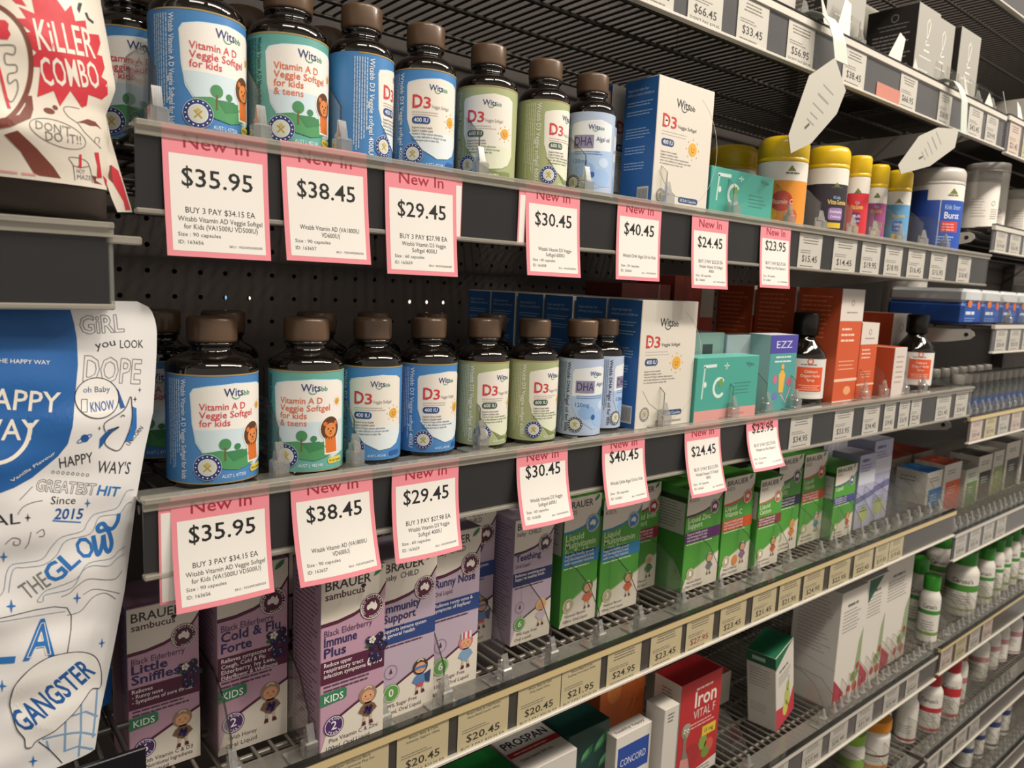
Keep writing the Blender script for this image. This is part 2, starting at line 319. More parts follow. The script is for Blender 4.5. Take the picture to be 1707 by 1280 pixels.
BAG_BLUE = [
('poly', [(-79.35, -4.74), (-28.96, -3.68), (-27.38, -11.88), (-26.52, -20.17), (-26.79, -34.1), (-28.73, -48.07), (-31.1, -65.6), (-33.56, -75.32), (-38.09, -81.22), (-43.85, -86.18), (-50.13, -91.35), (-57.81, -95.12), (-64.87, -97.27), (-82.36, -98.01)], 'blue', 1),
('text', 'THIS IS THE HAPPY WAY', -73.83, -30.55, 34.3, -4.3, 2.06, 'white', 2, 0),
('text', 'HAPPY', -74.82, -52.8, 38.44, -7.9, 10.16, 'white', 2, 1),
('text', 'WAY', -75.52, -68.82, 28.88, -5.3, 10.27, 'white', 2, 1),
('line', [(-50.17, -62.49), (-50.34, -67.3), (-52.75, -73.95), (-57.92, -79.21), (-64.23, -81.18), (-70.38, -79.4)], 2.0, 'white', 2),
('text', 'Vanilla Flavour', -58.95, -92.22, 23.41, 32.2, 1.53, 'white', 2, 1),
('otext', 'GiRL', -24.49, -17.55, 21.38, 3.0, 9.03, 'grey', 1, 0.35),
('text', 'you', -17.7, -25.9, 10.01, 11.3, 4.1, 'ink', 1, 0),
('text', 'LOOK', -5.78, -25.56, 12.09, -1.1, 4.39, 'ink', 1, 0),
('otext', 'DOPE', -24.88, -42.28, 28.98, -6.8, 13.03, 'grey', 1, 0.35),
('poly', [(-7.62, -52.62), (-7.79, -54.33), (-8.22, -55.98), (-8.91, -57.53), (-9.82, -58.93), (-10.95, -60.16), (-12.27, -61.17), (-13.73, -61.95), (-15.31, -62.48), (-16.96, -62.74), (-18.66, -62.73), (-20.34, -62.46), (-21.97, -61.93), (-23.52, -61.15), (-24.94, -60.15), (-26.19, -58.96), (-27.26, -57.6), (-28.1, -56.11), (-28.7, -54.53), (-29.05, -52.88), (-29.13, -51.22), (-28.95, -49.57), (-28.51, -47.99), (-27.82, -46.49), (-26.9, -45.13), (-25.77, -43.92), (-24.46, -42.91), (-23.0, -42.11), (-21.43, -41.55), (-19.78, -41.23), (-18.1, -41.18), (-16.42, -41.39), (-14.79, -41.86), (-13.26, -42.58), (-11.84, -43.54), (-10.59, -44.71), (-9.52, -46.07), (-8.68, -47.58), (-8.07, -49.2), (-7.71, -50.9), (-7.62, -52.62)], 'cream', 2),
('line', [(-7.62, -52.62), (-7.79, -54.33), (-8.22, -55.98), (-8.91, -57.53), (-9.82, -58.93), (-10.95, -60.16), (-12.27, -61.17), (-13.73, -61.95), (-15.31, -62.48), (-16.96, -62.74), (-18.66, -62.73), (-20.34, -62.46), (-21.97, -61.93), (-23.52, -61.15), (-24.94, -60.15), (-26.19, -58.96), (-27.26, -57.6), (-28.1, -56.11), (-28.7, -54.53), (-29.05, -52.88), (-29.13, -51.22), (-28.95, -49.57), (-28.51, -47.99), (-27.82, -46.49), (-26.9, -45.13), (-25.77, -43.92), (-24.46, -42.91), (-23.0, -42.11), (-21.43, -41.55), (-19.78, -41.23), (-18.1, -41.18), (-16.42, -41.39), (-14.79, -41.86), (-13.26, -42.58), (-11.84, -43.54), (-10.59, -44.71), (-9.52, -46.07), (-8.68, -47.58), (-8.07, -49.2), (-7.71, -50.9), (-7.62, -52.62)], 0.45, 'ink', 3),
('text', 'oh Baby', -25.06, -48.64, 13.22, -1.9, 2.97, 'navy', 3, 0),
('otext', 'I', -26.57, -58.5, 2.78, -4.4, 6.28, 'ink', 3, 0.3),
('text', 'KNOW', -21.96, -59.22, 11.86, 1.9, 5.09, 'deep', 3, 1),
('poly', [(-0.96, -57.88), (1.47, -59.55), (1.55, -70.81), (-0.75, -77.35), (-5.11, -78.39), (-1.53, -70.52), (-0.76, -63.11)], 'sky', 1),
('poly', [(-7.99, -68.8), (-14.84, -70.73), (-18.02, -74.07), (-18.48, -79.88), (-16.57, -77.89), (-14.95, -75.12), (-12.39, -71.7)], 'deep', 2),
('poly', [(-9.32, -46.31), (-7.53, -48.6), (-4.54, -58.36), (-7.02, -58.91), (-8.22, -52.22)], 'deep', 1),
('line', [(-15.15, -70.7), (-15.33, -65.56), (-5.31, -59.78), (-1.46, -52.65), (-0.94, -57.14), (-0.98, -64.59), (-2.81, -72.64), (-7.67, -81.84), (-12.6, -80.54), (-15.6, -76.52), (-12.39, -71.7), (-7.99, -68.8), (-14.2, -70.06)], 0.45, 'ink', 3),
('line', [(-7.25, -63.32), (-5.99, -62.31), (-4.9, -63.14)], 0.5, 'ink', 3),
('text', 'UNICORN', -2.68, -80.76, 12.27, 48.6, 2.42, 'ink', 1, 0),
('poly', [(-23.45, -73.15), (-23.48, -73.49), (-23.56, -73.81), (-23.69, -74.11), (-23.86, -74.39), (-24.07, -74.62), (-24.31, -74.82), (-24.58, -74.97), (-24.87, -75.07), (-25.18, -75.12), (-25.49, -75.11), (-25.8, -75.05), (-26.09, -74.94), (-26.38, -74.78), (-26.64, -74.58), (-26.87, -74.33), (-27.06, -74.05), (-27.22, -73.75), (-27.33, -73.42), (-27.39, -73.09), (-27.4, -72.75), (-27.37, -72.41), (-27.29, -72.09), (-27.16, -71.79), (-26.99, -71.52), (-26.78, -71.28), (-26.54, -71.09), (-26.27, -70.94), (-25.98, -70.84), (-25.68, -70.79), (-25.37, -70.79), (-25.06, -70.85), (-24.76, -70.96), (-24.48, -71.12), (-24.22, -71.32), (-23.99, -71.56), (-23.79, -71.84), (-23.64, -72.15), (-23.53, -72.47), (-23.46, -72.81), (-23.45, -73.15)], 'deep', 1),
('line', [(-22.12, -71.39), (-22.09, -71.58), (-22.15, -71.81), (-22.29, -72.07), (-22.52, -72.36), (-22.81, -72.67), (-23.18, -72.99), (-23.61, -73.31), (-24.08, -73.63), (-24.59, -73.93), (-25.12, -74.22), (-25.66, -74.48), (-26.21, -74.7), (-26.73, -74.89), (-27.23, -75.04), (-27.68, -75.13), (-28.09, -75.18), (-28.43, -75.18), (-28.7, -75.13), (-28.89, -75.03), (-29.0, -74.89), (-29.02, -74.7), (-28.97, -74.48), (-28.82, -74.22), (-28.6, -73.94), (-28.3, -73.63), (-27.93, -73.32), (-27.51, -73.0), (-27.03, -72.68), (-26.52, -72.38), (-25.99, -72.09), (-25.45, -71.83), (-24.91, -71.6), (-24.38, -71.41), (-23.89, -71.26), (-23.43, -71.16), (-23.03, -71.11), (-22.69, -71.1), (-22.42, -71.15), (-22.23, -71.25), (-22.12, -71.39)], 0.4, 'deep', 2),
('text', 'HAPPY', -37.37, -88.09, 15.96, 4.4, 5.79, 'ink', 1, 0),
('text', "WAY'S", -20.07, -93.13, 17.38, -12.3, 6.72, 'ink', 1, 0),
('line', [(-39.88, -89.79), (-40.02, -90.2), (-40.34, -90.42), (-40.73, -90.37), (-41.04, -90.06), (-41.15, -89.62), (-41.02, -89.21), (-40.69, -88.99), (-40.3, -89.04), (-39.99, -89.35), (-39.88, -89.79)], 0.3, 'grey', 1),
('line', [(-37.59, -90.37), (-37.72, -90.78), (-38.05, -91.0), (-38.44, -90.95), (-38.75, -90.64), (-38.85, -90.2), (-38.72, -89.78), (-38.39, -89.56), (-38.0, -89.61), (-37.69, -89.92), (-37.59, -90.37)], 0.3, 'grey', 1),
('line', [(-35.29, -90.94), (-35.42, -91.36), (-35.75, -91.58), (-36.14, -91.52), (-36.45, -91.22), (-36.56, -90.77), (-36.42, -90.36), (-36.1, -90.14), (-35.7, -90.19), (-35.4, -90.5), (-35.29, -90.94)], 0.3, 'grey', 1),
('line', [(-32.99, -91.52), (-33.12, -91.93), (-33.45, -92.16), (-33.84, -92.1), (-34.15, -91.8), (-34.26, -91.35), (-34.12, -90.93), (-33.8, -90.71), (-33.41, -90.76), (-33.1, -91.07), (-32.99, -91.52)], 0.3, 'grey', 1),
('line', [(-30.69, -92.1), (-30.83, -92.52), (-31.15, -92.74), (-31.54, -92.69), (-31.85, -92.38), (-31.96, -91.93), (-31.83, -91.51), (-31.5, -91.29), (-31.11, -91.34), (-30.8, -91.65), (-30.69, -92.1)], 0.3, 'grey', 1),
('line', [(-28.39, -92.68), (-28.53, -93.1), (-28.85, -93.33), (-29.24, -93.27), (-29.55, -92.96), (-29.66, -92.51), (-29.53, -92.09), (-29.2, -91.87), (-28.81, -91.92), (-28.5, -92.23), (-28.39, -92.68)], 0.3, 'grey', 1),
('line', [(-26.09, -93.27), (-26.23, -93.69), (-26.55, -93.91), (-26.94, -93.86), (-27.25, -93.55), (-27.36, -93.09), (-27.23, -92.67), (-26.9, -92.45), (-26.51, -92.5), (-26.2, -92.81), (-26.09, -93.27)], 0.3, 'grey', 1),
('line', [(-23.79, -93.85), (-23.93, -94.28), (-24.25, -94.5), (-24.64, -94.45), (-24.95, -94.13), (-25.06, -93.68), (-24.93, -93.26), (-24.61, -93.03), (-24.21, -93.08), (-23.9, -93.4), (-23.79, -93.85)], 0.3, 'grey', 1),
('otext', 'GREATEST', -48.92, -98.2, 28.22, -14.1, 5.83, 'grey', 1, 0.3),
('text', 'HIT', -20.39, -105.25, 11.73, -16.6, 5.23, 'sky', 1, 2),
('text', 'Since', -42.51, -106.36, 11.75, -9.9, 4.01, 'ink', 1, 0),
('text', '2015', -41.32, -114.6, 13.93, -12.2, 5.57, 'deep', 1, 2),
('line', [(-41.92, -115.3), (-28.34, -119.49)], 0.7, 'sky', 1),
('poly', [(-23.15, -109.5), (-24.49, -109.74), (-24.93, -112.1), (-25.24, -109.61), (-26.55, -108.95), (-25.22, -108.72), (-24.77, -106.36), (-24.46, -108.84)], 'sky', 2),
('poly', [(-51.42, -111.83), (-52.57, -112.0), (-52.97, -113.93), (-53.22, -111.88), (-54.34, -111.32), (-53.19, -111.15), (-52.8, -109.22), (-52.54, -111.26)], 'ink', 2),
('poly', [(-61.81, -131.28), (-63.41, -131.46), (-63.97, -134.12), (-64.32, -131.27), (-65.89, -130.43), (-64.28, -130.25), (-63.72, -127.6), (-63.37, -130.44)], 'sky', 2),
('poly', [(-59.56, -157.83), (-61.18, -157.94), (-61.74, -160.64), (-62.09, -157.71), (-63.67, -156.78), (-62.05, -156.67), (-61.49, -153.98), (-61.14, -156.9)], 'sky', 2),
('poly', [(-29.18, -162.34), (-30.85, -162.49), (-31.42, -165.45), (-31.8, -162.26), (-33.45, -161.28), (-31.77, -161.13), (-31.21, -158.18), (-30.82, -161.36)], 'sky', 2),
('poly', [(-59.62, -158.05), (-61.36, -158.17), (-61.96, -161.08), (-62.34, -157.92), (-64.04, -156.93), (-62.3, -156.81), (-61.69, -153.91), (-61.32, -157.06)], 'sky', 2),
('poly', [(-65.06, -200.54), (-66.82, -200.54), (-67.44, -203.47), (-67.81, -200.22), (-69.53, -199.09), (-67.77, -199.08), (-67.15, -196.16), (-66.78, -199.4)], 'sky', 2),
('poly', [(-17.34, -193.79), (-18.8, -193.88), (-19.29, -196.52), (-19.63, -193.64), (-21.07, -192.7), (-19.61, -192.62), (-19.12, -189.98), (-18.78, -192.86)], 'sky', 2),
('poly', [(-52.55, -250.26), (-54.33, -250.17), (-54.94, -253.21), (-55.33, -249.78), (-57.06, -248.5), (-55.29, -248.59), (-54.68, -245.55), (-54.29, -248.98)], 'sky', 2),
('poly', [(4.59, -49.31), (3.85, -49.52), (3.62, -50.89), (3.43, -49.49), (2.7, -49.2), (3.44, -48.99), (3.68, -47.62), (3.86, -49.01)], 'navy', 2),
('poly', [(2.0, -54.37), (1.19, -54.59), (0.93, -56.08), (0.73, -54.56), (-0.07, -54.23), (0.74, -54.0), (1.0, -52.51), (1.2, -54.03)], 'ink', 2),
('poly', [(-17.32, -68.3), (-17.99, -68.47), (-18.22, -69.67), (-18.38, -68.43), (-19.04, -68.14), (-18.37, -67.98), (-18.14, -66.77), (-17.98, -68.01)], 'ink', 2),
('line', [(-0.41, -106.78), (-4.17, -106.56), (-6.57, -110.08), (-9.6, -115.23), (-15.43, -116.0), (-21.85, -116.64), (-25.46, -120.84), (-27.9, -124.54), (-37.86, -125.39), (-42.69, -129.87), (-46.99, -135.76), (-54.64, -136.14), (-60.52, -136.19), (-63.03, -140.27), (-64.53, -148.56), (-67.02, -151.61)], 0.4, 'pale', 1),
('line', [(-1.43, -114.11), (-4.34, -114.34), (-8.23, -119.0), (-14.33, -118.65), (-19.59, -119.12), (-23.88, -127.04), (-35.6, -127.88), (-40.51, -135.08), (-46.51, -138.91), (-54.74, -138.79), (-60.04, -138.95), (-62.53, -150.37)], 0.4, 'pale', 1),
('line', [(-5.77, -139.48), (-9.6, -140.84), (-13.78, -143.89), (-25.49, -143.13), (-31.57, -150.18), (-41.66, -152.67), (-46.41, -153.6), (-50.11, -158.17), (-47.47, -158.83), (-46.18, -155.71), (-34.07, -155.18), (-28.52, -146.67), (-23.19, -145.04), (-15.05, -147.9), (-10.29, -145.0), (-6.15, -143.72)], 0.4, 'pale', 1),
('line', [(-7.55, -153.53), (-11.15, -157.04), (-17.0, -155.68), (-25.74, -152.22), (-31.71, -155.04), (-34.74, -157.81), (-38.9, -158.88)], 0.4, 'grey', 1),
('line', [(-9.03, -166.98), (-14.25, -163.52), (-22.98, -159.25), (-28.33, -160.78)], 0.4, 'grey', 1),
('line', [(-36.31, -170.73), (-29.78, -170.33), (-23.7, -164.06), (-17.2, -163.52), (-11.44, -169.29)], 0.4, 'grey', 1),
('line', [(-62.99, -123.81), (-59.96, -121.13), (-56.78, -122.4), (-57.18, -125.3), (-59.51, -124.83), (-59.14, -122.93)], 0.45, 'grey', 1),
('line', [(-49.4, -120.49), (-46.43, -119.04), (-45.96, -122.48), (-48.3, -122.71)], 0.45, 'grey', 1),
('line', [(-51.7, -119.4), (-53.1, -125.78), (-54.65, -128.13)], 0.4, 'grey', 1),
('line', [(-56.03, -101.88), (-50.0, -95.94)], 0.4, 'grey', 1),
('line', [(-57.17, -109.19), (-54.71, -105.68), (-50.58, -104.06), (-45.91, -103.81)], 0.4, 'grey', 1),
('text', 'REAL', -78.99, -113.97, 22.81, 0.0, 5.6, 'ink', 1, 0),
('text', 'G', -41.89, -150.89, 8.74, 37.5, 10.75, 'sky', 1, 2),
('text', 'L', -34.65, -144.95, 6.94, 34.9, 10.08, 'sky', 1, 2),
('text', 'O', -28.37, -141.11, 7.99, 22.0, 11.93, 'sky', 1, 2),
('line', [(-22.46, -128.36), (-20.97, -138.47), (-19.52, -139.13), (-17.62, -133.52), (-17.22, -129.37), (-16.53, -136.56), (-14.85, -139.75), (-13.32, -137.22), (-13.22, -132.97), (-15.12, -126.95), (-19.2, -126.88), (-20.0, -123.93), (-17.35, -122.67), (-15.09, -125.9), (-12.2, -126.79), (-9.48, -123.04), (-8.81, -118.9)], 2.2, 'sky', 1),
('text', 'THE', -54.19, -156.47, 12.34, 28.7, 9.53, 'grey', 1, 0),
('line', [(-73.8, -161.43), (-67.43, -162.18), (-36.32, -166.23), (-37.09, -191.49)], 0.4, 'ink', 1),
('line', [(-73.87, -163.33), (-67.5, -163.96), (-37.02, -168.16)], 0.3, 'pale', 1),
('text', 'L', -80.55, -184.7, 19.52, -10.8, 20.1, 'sky', 2, 2),
('text', 'A', -57.85, -188.52, 14.83, -7.5, 20.06, 'sky', 2, 2),
('otext', 'A', -55.87, -187.03, 10.99, -9.0, 16.16, 'white', 3, 0.4),
('poly', [(-37.09, -191.71), (-46.05, -190.87), (-54.51, -194.17), (-61.87, -201.57), (-64.17, -211.27), (-63.17, -219.12), (-61.52, -227.27), (-58.5, -233.72), (-58.04, -239.25), (-55.47, -240.23), (-52.77, -237.38), (-44.24, -235.09), (-34.98, -229.02), (-29.66, -223.78), (-25.01, -219.02), (-20.54, -220.5), (-19.72, -213.61), (-20.8, -205.36), (-23.83, -198.93), (-30.11, -194.09)], 'cream', 3),
('line', [(-37.09, -191.49), (-46.04, -190.72), (-54.51, -194.17), (-61.87, -201.57), (-64.17, -211.27), (-63.17, -219.12), (-61.52, -227.27), (-58.5, -233.72), (-58.04, -239.25), (-55.47, -240.23), (-52.77, -237.38), (-44.24, -235.09), (-34.98, -229.02), (-29.66, -223.78), (-25.01, -219.02), (-20.54, -220.5), (-19.72, -213.61), (-20.8, -205.36), (-23.83, -198.93), (-30.11, -193.94), (-37.09, -191.49)], 0.45, 'ink', 4),
('text', 'GANGSTER', -58.06, -230.44, 40.88, 30.2, 13.9, 'deep', 4, 2),
('line', [(-38.94, -231.54), (-39.53, -251.0)], 1.0, 'lite', 1),
('line', [(-30.82, -223.77), (-31.13, -241.47), (-32.63, -260.06)], 1.0, 'lite', 1),
('line', [(-22.16, -220.76), (-23.21, -236.35), (-24.87, -250.19)], 1.0, 'lite', 1),
('line', [(-36.31, -230.12), (-28.57, -231.27), (-21.97, -238.39)], 1.0, 'lite', 1),
('line', [(-50.18, -237.96), (-41.13, -239.37), (-31.49, -242.92), (-23.23, -249.6)], 1.0, 'lite', 1),
('line', [(-40.17, -250.75), (-33.02, -251.11), (-24.77, -258.7)], 1.0, 'lite', 1),
('line', [(-48.29, -239.83), (-47.21, -246.48)], 0.9, 'lite', 1),
('line', [(-52.15, -238.39), (-47.18, -245.7), (-41.03, -257.54)], 0.45, 'ink', 2)]
# ---------------------------------------------------------------- the store: floor, back wall, uprights
def slab(name, x0, x1, y0, y1, z0, z1, key):
    b = MB(); b.box(x0, x1, y0, y1, z0, z1, key); return tag(b.build(name), kind='structure')
slab('floor', -2500, 3600, -2600, 520, -1330, -1300, 'floor_vinyl')
slab('ceiling', -2500, 3600, -2600, 520, 1500, 1530, 'ceiling_tile')
def back_panel():
    b = MB(); Y = 360
    # pegboard: a square of sheet round every 5 mm hole on a 25 mm grid, a band of it open through to the light behind
    X0, Z0, NX, NZ, P = 4.5, -121.5, 48, 9, 25
    for i in range(NX):
        for j in range(NZ):
            cx, cz = X0+P*i+12.5, Z0+P*j+12.5; vs = []; R = 2.6
            for t in range(8):
                a = math.pi/4*t+math.pi/8; q = 12.5/max(abs(math.cos(a)), abs(math.sin(a)))
                vs.append((cx+R*math.cos(a), Y, cz+R*math.sin(a)))
            for t in range(8):
                a = math.pi/4*t+math.pi/8; vs.append((cx+R*math.cos(a), Y+2.5, cz+R*math.sin(a)))
            sq = [(12.5, 5.18), (5.18, 12.5), (-5.18, 12.5), (-12.5, 5.18), (-12.5, -5.18), (-5.18, -12.5), (5.18, -12.5), (12.5, -5.18)]
            for x, z in sq: vs.append((cx+x, Y, cz+z))
            k = len(vs)
            for x, z in ((12.5, 12.5), (-12.5, 12.5), (-12.5, -12.5), (12.5, -12.5)): vs.append((cx+x, Y, cz+z))
            fs = [(t, (t+1) % 8, 16+(t+1) % 8, 16+t) for t in range(8)] + [(t, (t+1) % 8, (t+1) % 8+8, t+8) for t in range(8)]
            fs += [(16, k, 17), (18, k+1, 19), (20, k+2, 21), (22, k+3, 23)]
            b.add(vs, fs, 'panel')
    xe, ze = X0+P*NX, Z0+P*NZ
    for x0, x1, z0, z1 in ((-1500, 3400, ze, 1500), (-1500, 3400, -1300, Z0), (-1500, X0, Z0, ze), (xe, 3400, Z0, ze)):
        b.box(x0, x1, Y, Y+2.5, z0, z1, 'panel')
    tag(b.build('wall_back'), kind='structure')
    b = MB(); b.box(-1500, 3400, 420, 440, -1300, 1500, 'panel'); tag(b.build('trim_1'), kind='structure')
back_panel()
for i, x in enumerate((-3, 1202, 2402)):
    b = MB(); b.box(x-14, x+14, 330, 358, -1300, 1500, 'panel', 1)
    for k in range(60): b.box(x-3, x+3, 329.4, 330.2, -900+k*30, -886+k*30, '#0c0b0a')
    tag(b.build('trim_%d' % (i+2)), kind='structure')
for i, (x, z, k, w) in enumerate(((168.5, -9, 'lamp_blue', 'pale blue light'), (194, -9, 'lamp_white', 'white light'), (394, -9.5, 'lamp_white', 'white light'), (419, -9.5, 'lamp_white', 'white light'), (444, -9.5, 'lamp_white', 'white light'))):
    b = MB(); b.lathe([(0, -3), (2.6, -2.6), (3.4, 0), (2.6, 2.6), (0, 3)], k, 12)
    tag(b.build('lamp', None, (x+4, 368, z)), ['pale blue light dot showing through a back panel hole above the first bottle', 'first small white light dot right of the pale blue one in the back panel', 'left one of three white light dots in the back panel holes', 'middle one of three white light dots in the back panel holes', 'right one of three white light dots in the back panel holes'][i], 'light', 'lights behind the back panel')
# ---------------------------------------------------------------- shelves
def shelf(label, x0, x1, zt, zb, style, deck, y=0.0, tip=False, pitch=12.5, group=None):
    t = thing('shelf', label, 'shelf', (x0, y, zt), group=group); W = x1-x0; H = zt-zb
    d = MB(); zz = -4.6
    for i in range(int(W/pitch)+1):
        x = min(i*pitch+3, W-3); d.tube((x, 2, zz), (x, 345, zz), 1.5, deck, 5)
    for yy in (6, 40, 85, 150, 225, 300, 344): d.tube((0, yy, zz-3), (W, yy, zz-3), 2.3 if yy not in (6,) else 3, deck, 6)
    d.build('wire_deck', t)
    if style != 'black': rl = MB(); rl.box(0, W, 3.4, 27, -2.9, -2.1, 'rail', .2); rl.build('divider_rail', t)
    s = MB(); s.box(1, W-1, .4, 2.4, -H+2, -2, {'dark': 'strip_dark', 'black': 'strip_dark', 'cream': 'strip_brown', 'grey': 'strip_grey'}[style]); ts = s.build('ticket_strip', t)
    if style == 'black':
        c = MB(); c.box(0, W, -3, .4, -H, 0, 'strip_dark', .5); c.build('front_rail', ts); return t
    c = MB(); c.box(0, W, -2.2, -1.8, -H+1, -3, 'cover'); c.build('clear_cover', ts)
    f = MB()
    if style == 'dark':
        f.box(0, W, -6, 3, -2.2, 1.2, 'flange', .6); f.box(0, W, -4, -2.2, -6.5, -2.2, 'flange', .3); f.build('top_flange', ts)
        r = MB(); r.box(0, W, -3.8, 2.4, -H-1.0, -H+2.2, 'flange', .8); r.build('bottom_rail', ts)
    else:
        k = 'strip_cream' if style == 'cream' else 'strip_white'
        f.box(0, W, -2.6, 3, -7.5, -.4, k, .4); f.box(0, W, -3.2, 3.2, -.4, 1.6, 'acrylic_rim', .3); f.build('top_flange', ts)
        r = MB(); r.box(0, W, -4, 2.6, -H-.8, -H+2.2, 'strip_white', .6); r.build('bottom_rail', ts)
    for x in ([-1.5] if tip else [])+[W-5.5]:
        b = MB(); P = [(26, -14), (33, -10), (60, -12), (345, -12), (345, -62), (300, -62), (60, -32), (30, -26), (24, -20)]
        b.prism(P, x+.0, x+2.2, 'steel_white'); 
        b.lathe([(0, 0), (3.2, 0), (3.2, .3)], '#15120f', 14)
        n = 42
        for q in range(len(b.v)-n, len(b.v)):
            vx, vy, vz = b.v[q]; b.v[q] = (x-.1-vz, 36+vx, -19+vy)
        b.build('bracket', t)
    return t
BAY = 1196
ZT, ZA, ZB, ZC, ZD, ZE = 299, 94, -109, -308, -553, -745
shelf('wire shelf with a grey ticket strip just above the wooden-capped bottles, top of the photo', 0, BAY, ZT, 250, 'grey', 'deck_dark')
shelf('upper bottle shelf carrying the highest row of brown-capped bottles', 0, BAY, ZA, 48, 'dark', 'deck_dark')
shelf('lower bottle shelf carrying the second row of brown-capped bottles', 0, BAY, ZB, -155, 'dark', 'deck_dark')
shelf('wire shelf with a cream ticket strip under the purple and green cartons', 0, BAY, ZC, -351, 'cream', 'deck_grey')
shelf('wire shelf with a white ticket strip under the red and dark green cartons', 0, BAY, ZD, -597, 'grey', 'deck_grey')
shelf('low wire shelf under the orange-capped bottle at the bottom right', 300, BAY, ZE, -790, 'grey', 'deck_grey')
shelf('grey wire shelf right above the black and silver cartons', 0, 2396, 480, 440, 'grey', 'deck_dark')
RB = (('right bay shelf continuing the top shelf with white papers on it', 303, 247, 'grey', 0), ('right bay shelf holding the two white tubs', 141, 100, 'grey', 0),
      ('right bay shelf holding the blue and white packs', -10, -55, 'grey', -17), ('right bay shelf holding the row of clear little bottles', -158, -202, 'cream', 0),
      ('right bay shelf holding the small mixed cartons', -350, -397, 'grey', 0), ('right bay shelf holding the white bottles with green caps', -547, -594, 'cream', 0),
      ('right bay shelf holding the white bottles with red caps', -743, -788, 'grey', 0), ('lowest right bay shelf holding the white bottles with blue bands', -913, -958, 'grey', 0))
for l, a, b_, st, y in RB: shelf(l, 1206, 2396, a, b_, st, 'deck_grey' if a < -100 else 'deck_dark', y, True)
shelf('left bay shelf with a black ticket strip under the red and white pouch', -1200, -11, 40, -3, 'dark', 'deck_dark')
shelf('left bay shelf with a plain black front at the bottom left corner', -1200, -1, -256, -302, 'black', 'deck_dark')
# ---------------------------------------------------------------- price tickets
PINK, WHITE, INKC = '#e78c98', '#e9e6e0', '#1b1a1c'
def sheet(mb, fn, w, h, key, back, nx=6, nz=22, th=.25):
    vs = [fn(w*i/nx, h*j/nz, 0) for j in range(nz+1) for i in range(nx+1)]; n = nx+1
    fs = [(j*n+i, j*n+i+1, (j+1)*n+i+1, (j+1)*n+i) for j in range(nz) for i in range(nx)]
    mb.add(vs, fs, key, True); mb.add([(a, b+th, c) for a, b, c in vs], [f[::-1] for f in fs], back, True)
    ring = [i for i in range(n)] + [j*n+nx for j in range(1, nz+1)] + [nz*n+i for i in range(nx-1, -1, -1)] + [j*n for j in range(nz-1, 0, -1)]
    vs2 = [vs[i] for i in ring] + [(vs[i][0], vs[i][1]+th, vs[i][2]) for i in ring]; k = len(ring)
    mb.add(vs2, [(i, (i+1) % k, (i+1) % k+k, i+k) for i in range(k)], back)
def pink_ticket(x, z, price, buy, l1, l2, size, ident, sku, label, curl=4, wave=.6, skew=0.0, group=None, w=56, h=68):
    """x = left edge, z = bottom edge"""
    fn = lambda u, v, l: (u-w/2+skew*(h-v), -3.2-curl*(1-v/h)**2-wave*math.sin(math.pi*u/w)*(1-v/h)-.07*l, v)
    b = MB(); sheet(b, fn, w, h, PINK, WHITE)
    a = Art(); a.rect(3, 3, w-6, h-17.5, WHITE, 1)
    a.text('New In', w/2, h-10.9, w*.62, 0, 7.2, '#a02438', 2, 0, 'c')
    a.text(price, w/2, 38.0, w*.68, 0, 9.3, INKC, 2, 1, 'c')
    if buy: a.text(buy, w/2+1, 23.6, w*.67, 0, 3.1, INKC, 2, 0, 'c')
    a.text(l1, w/2+1, 19, min(w*.84, len(l1)*1.45), 0, 2.7, INKC, 2, 0, 'c')
    if l2: a.text(l2, w/2+1, 15, min(w*.8, len(l2)*1.5), 0, 2.7, INKC, 2, 0, 'c')
    a.text(size, 6, 11, len(size)*1.25, 0, 2.0, INKC, 2, 0); a.text(ident, 6, 6.8, 13, 0, 2.0, INKC, 2, 0); a.text(sku, w-5, 6, 19, 0, 1.3, INKC, 2, 0, 'r')
    a.lay(b, fn, 4, 1.0)
    return tag(b.build('price_ticket', None, (x+w/2, 0, z)), label, 'price ticket', group)
G1, G2 = 'pink price tickets on the upper bottle shelf', 'pink price tickets on the lower bottle shelf'
KID = ('BUY 3 PAY $34.15 EA', 'Witsbb Vitamin AD Veggie Softgel', 'for Kids (VA1500IU VD500IU)', 'Size : 90 capsules', 'ID: 163656', 'SKU : 9353492000203')
TEEN = ('', 'Witsbb Vitamin AD (VA1800IU', 'VD600IU)', 'Size : 90 capsules', 'ID: 163657', 'SKU : 9353492000296')
D34 = ('BUY 3 PAY $27.98 EA', 'Witsbb Vitamin D3 Veggie', 'Softgel 400IU', 'Size : 60 capsules', 'ID: 163659', 'SKU : 9353492000289')
D36 = ('', 'Witsbb Vitamin D3 Veggie', 'Softgel 600IU', 'Size : 60 capsules', 'ID: 163658', 'SKU : 9353492000302')
DHA_ = ('', 'Witsbb DHA Algal Oil for Kids', '', 'Size : 30 capsules', 'ID: 163661', 'SKU : 9353492000227')
D3B = ('BUY 3 PAY $23.23 EA', 'Witsbb Vitamin D3 Softgel', '400IU', 'Size : 60 capsules', 'ID: 163660', 'SKU : 9353492000265')
TC = ('BUY 3 PAY $22.75 EA', 'Witsbb Iron Plus Vitamin C', '', 'Size : 30 sachets', 'ID: 163662', 'SKU : 9353492000234')
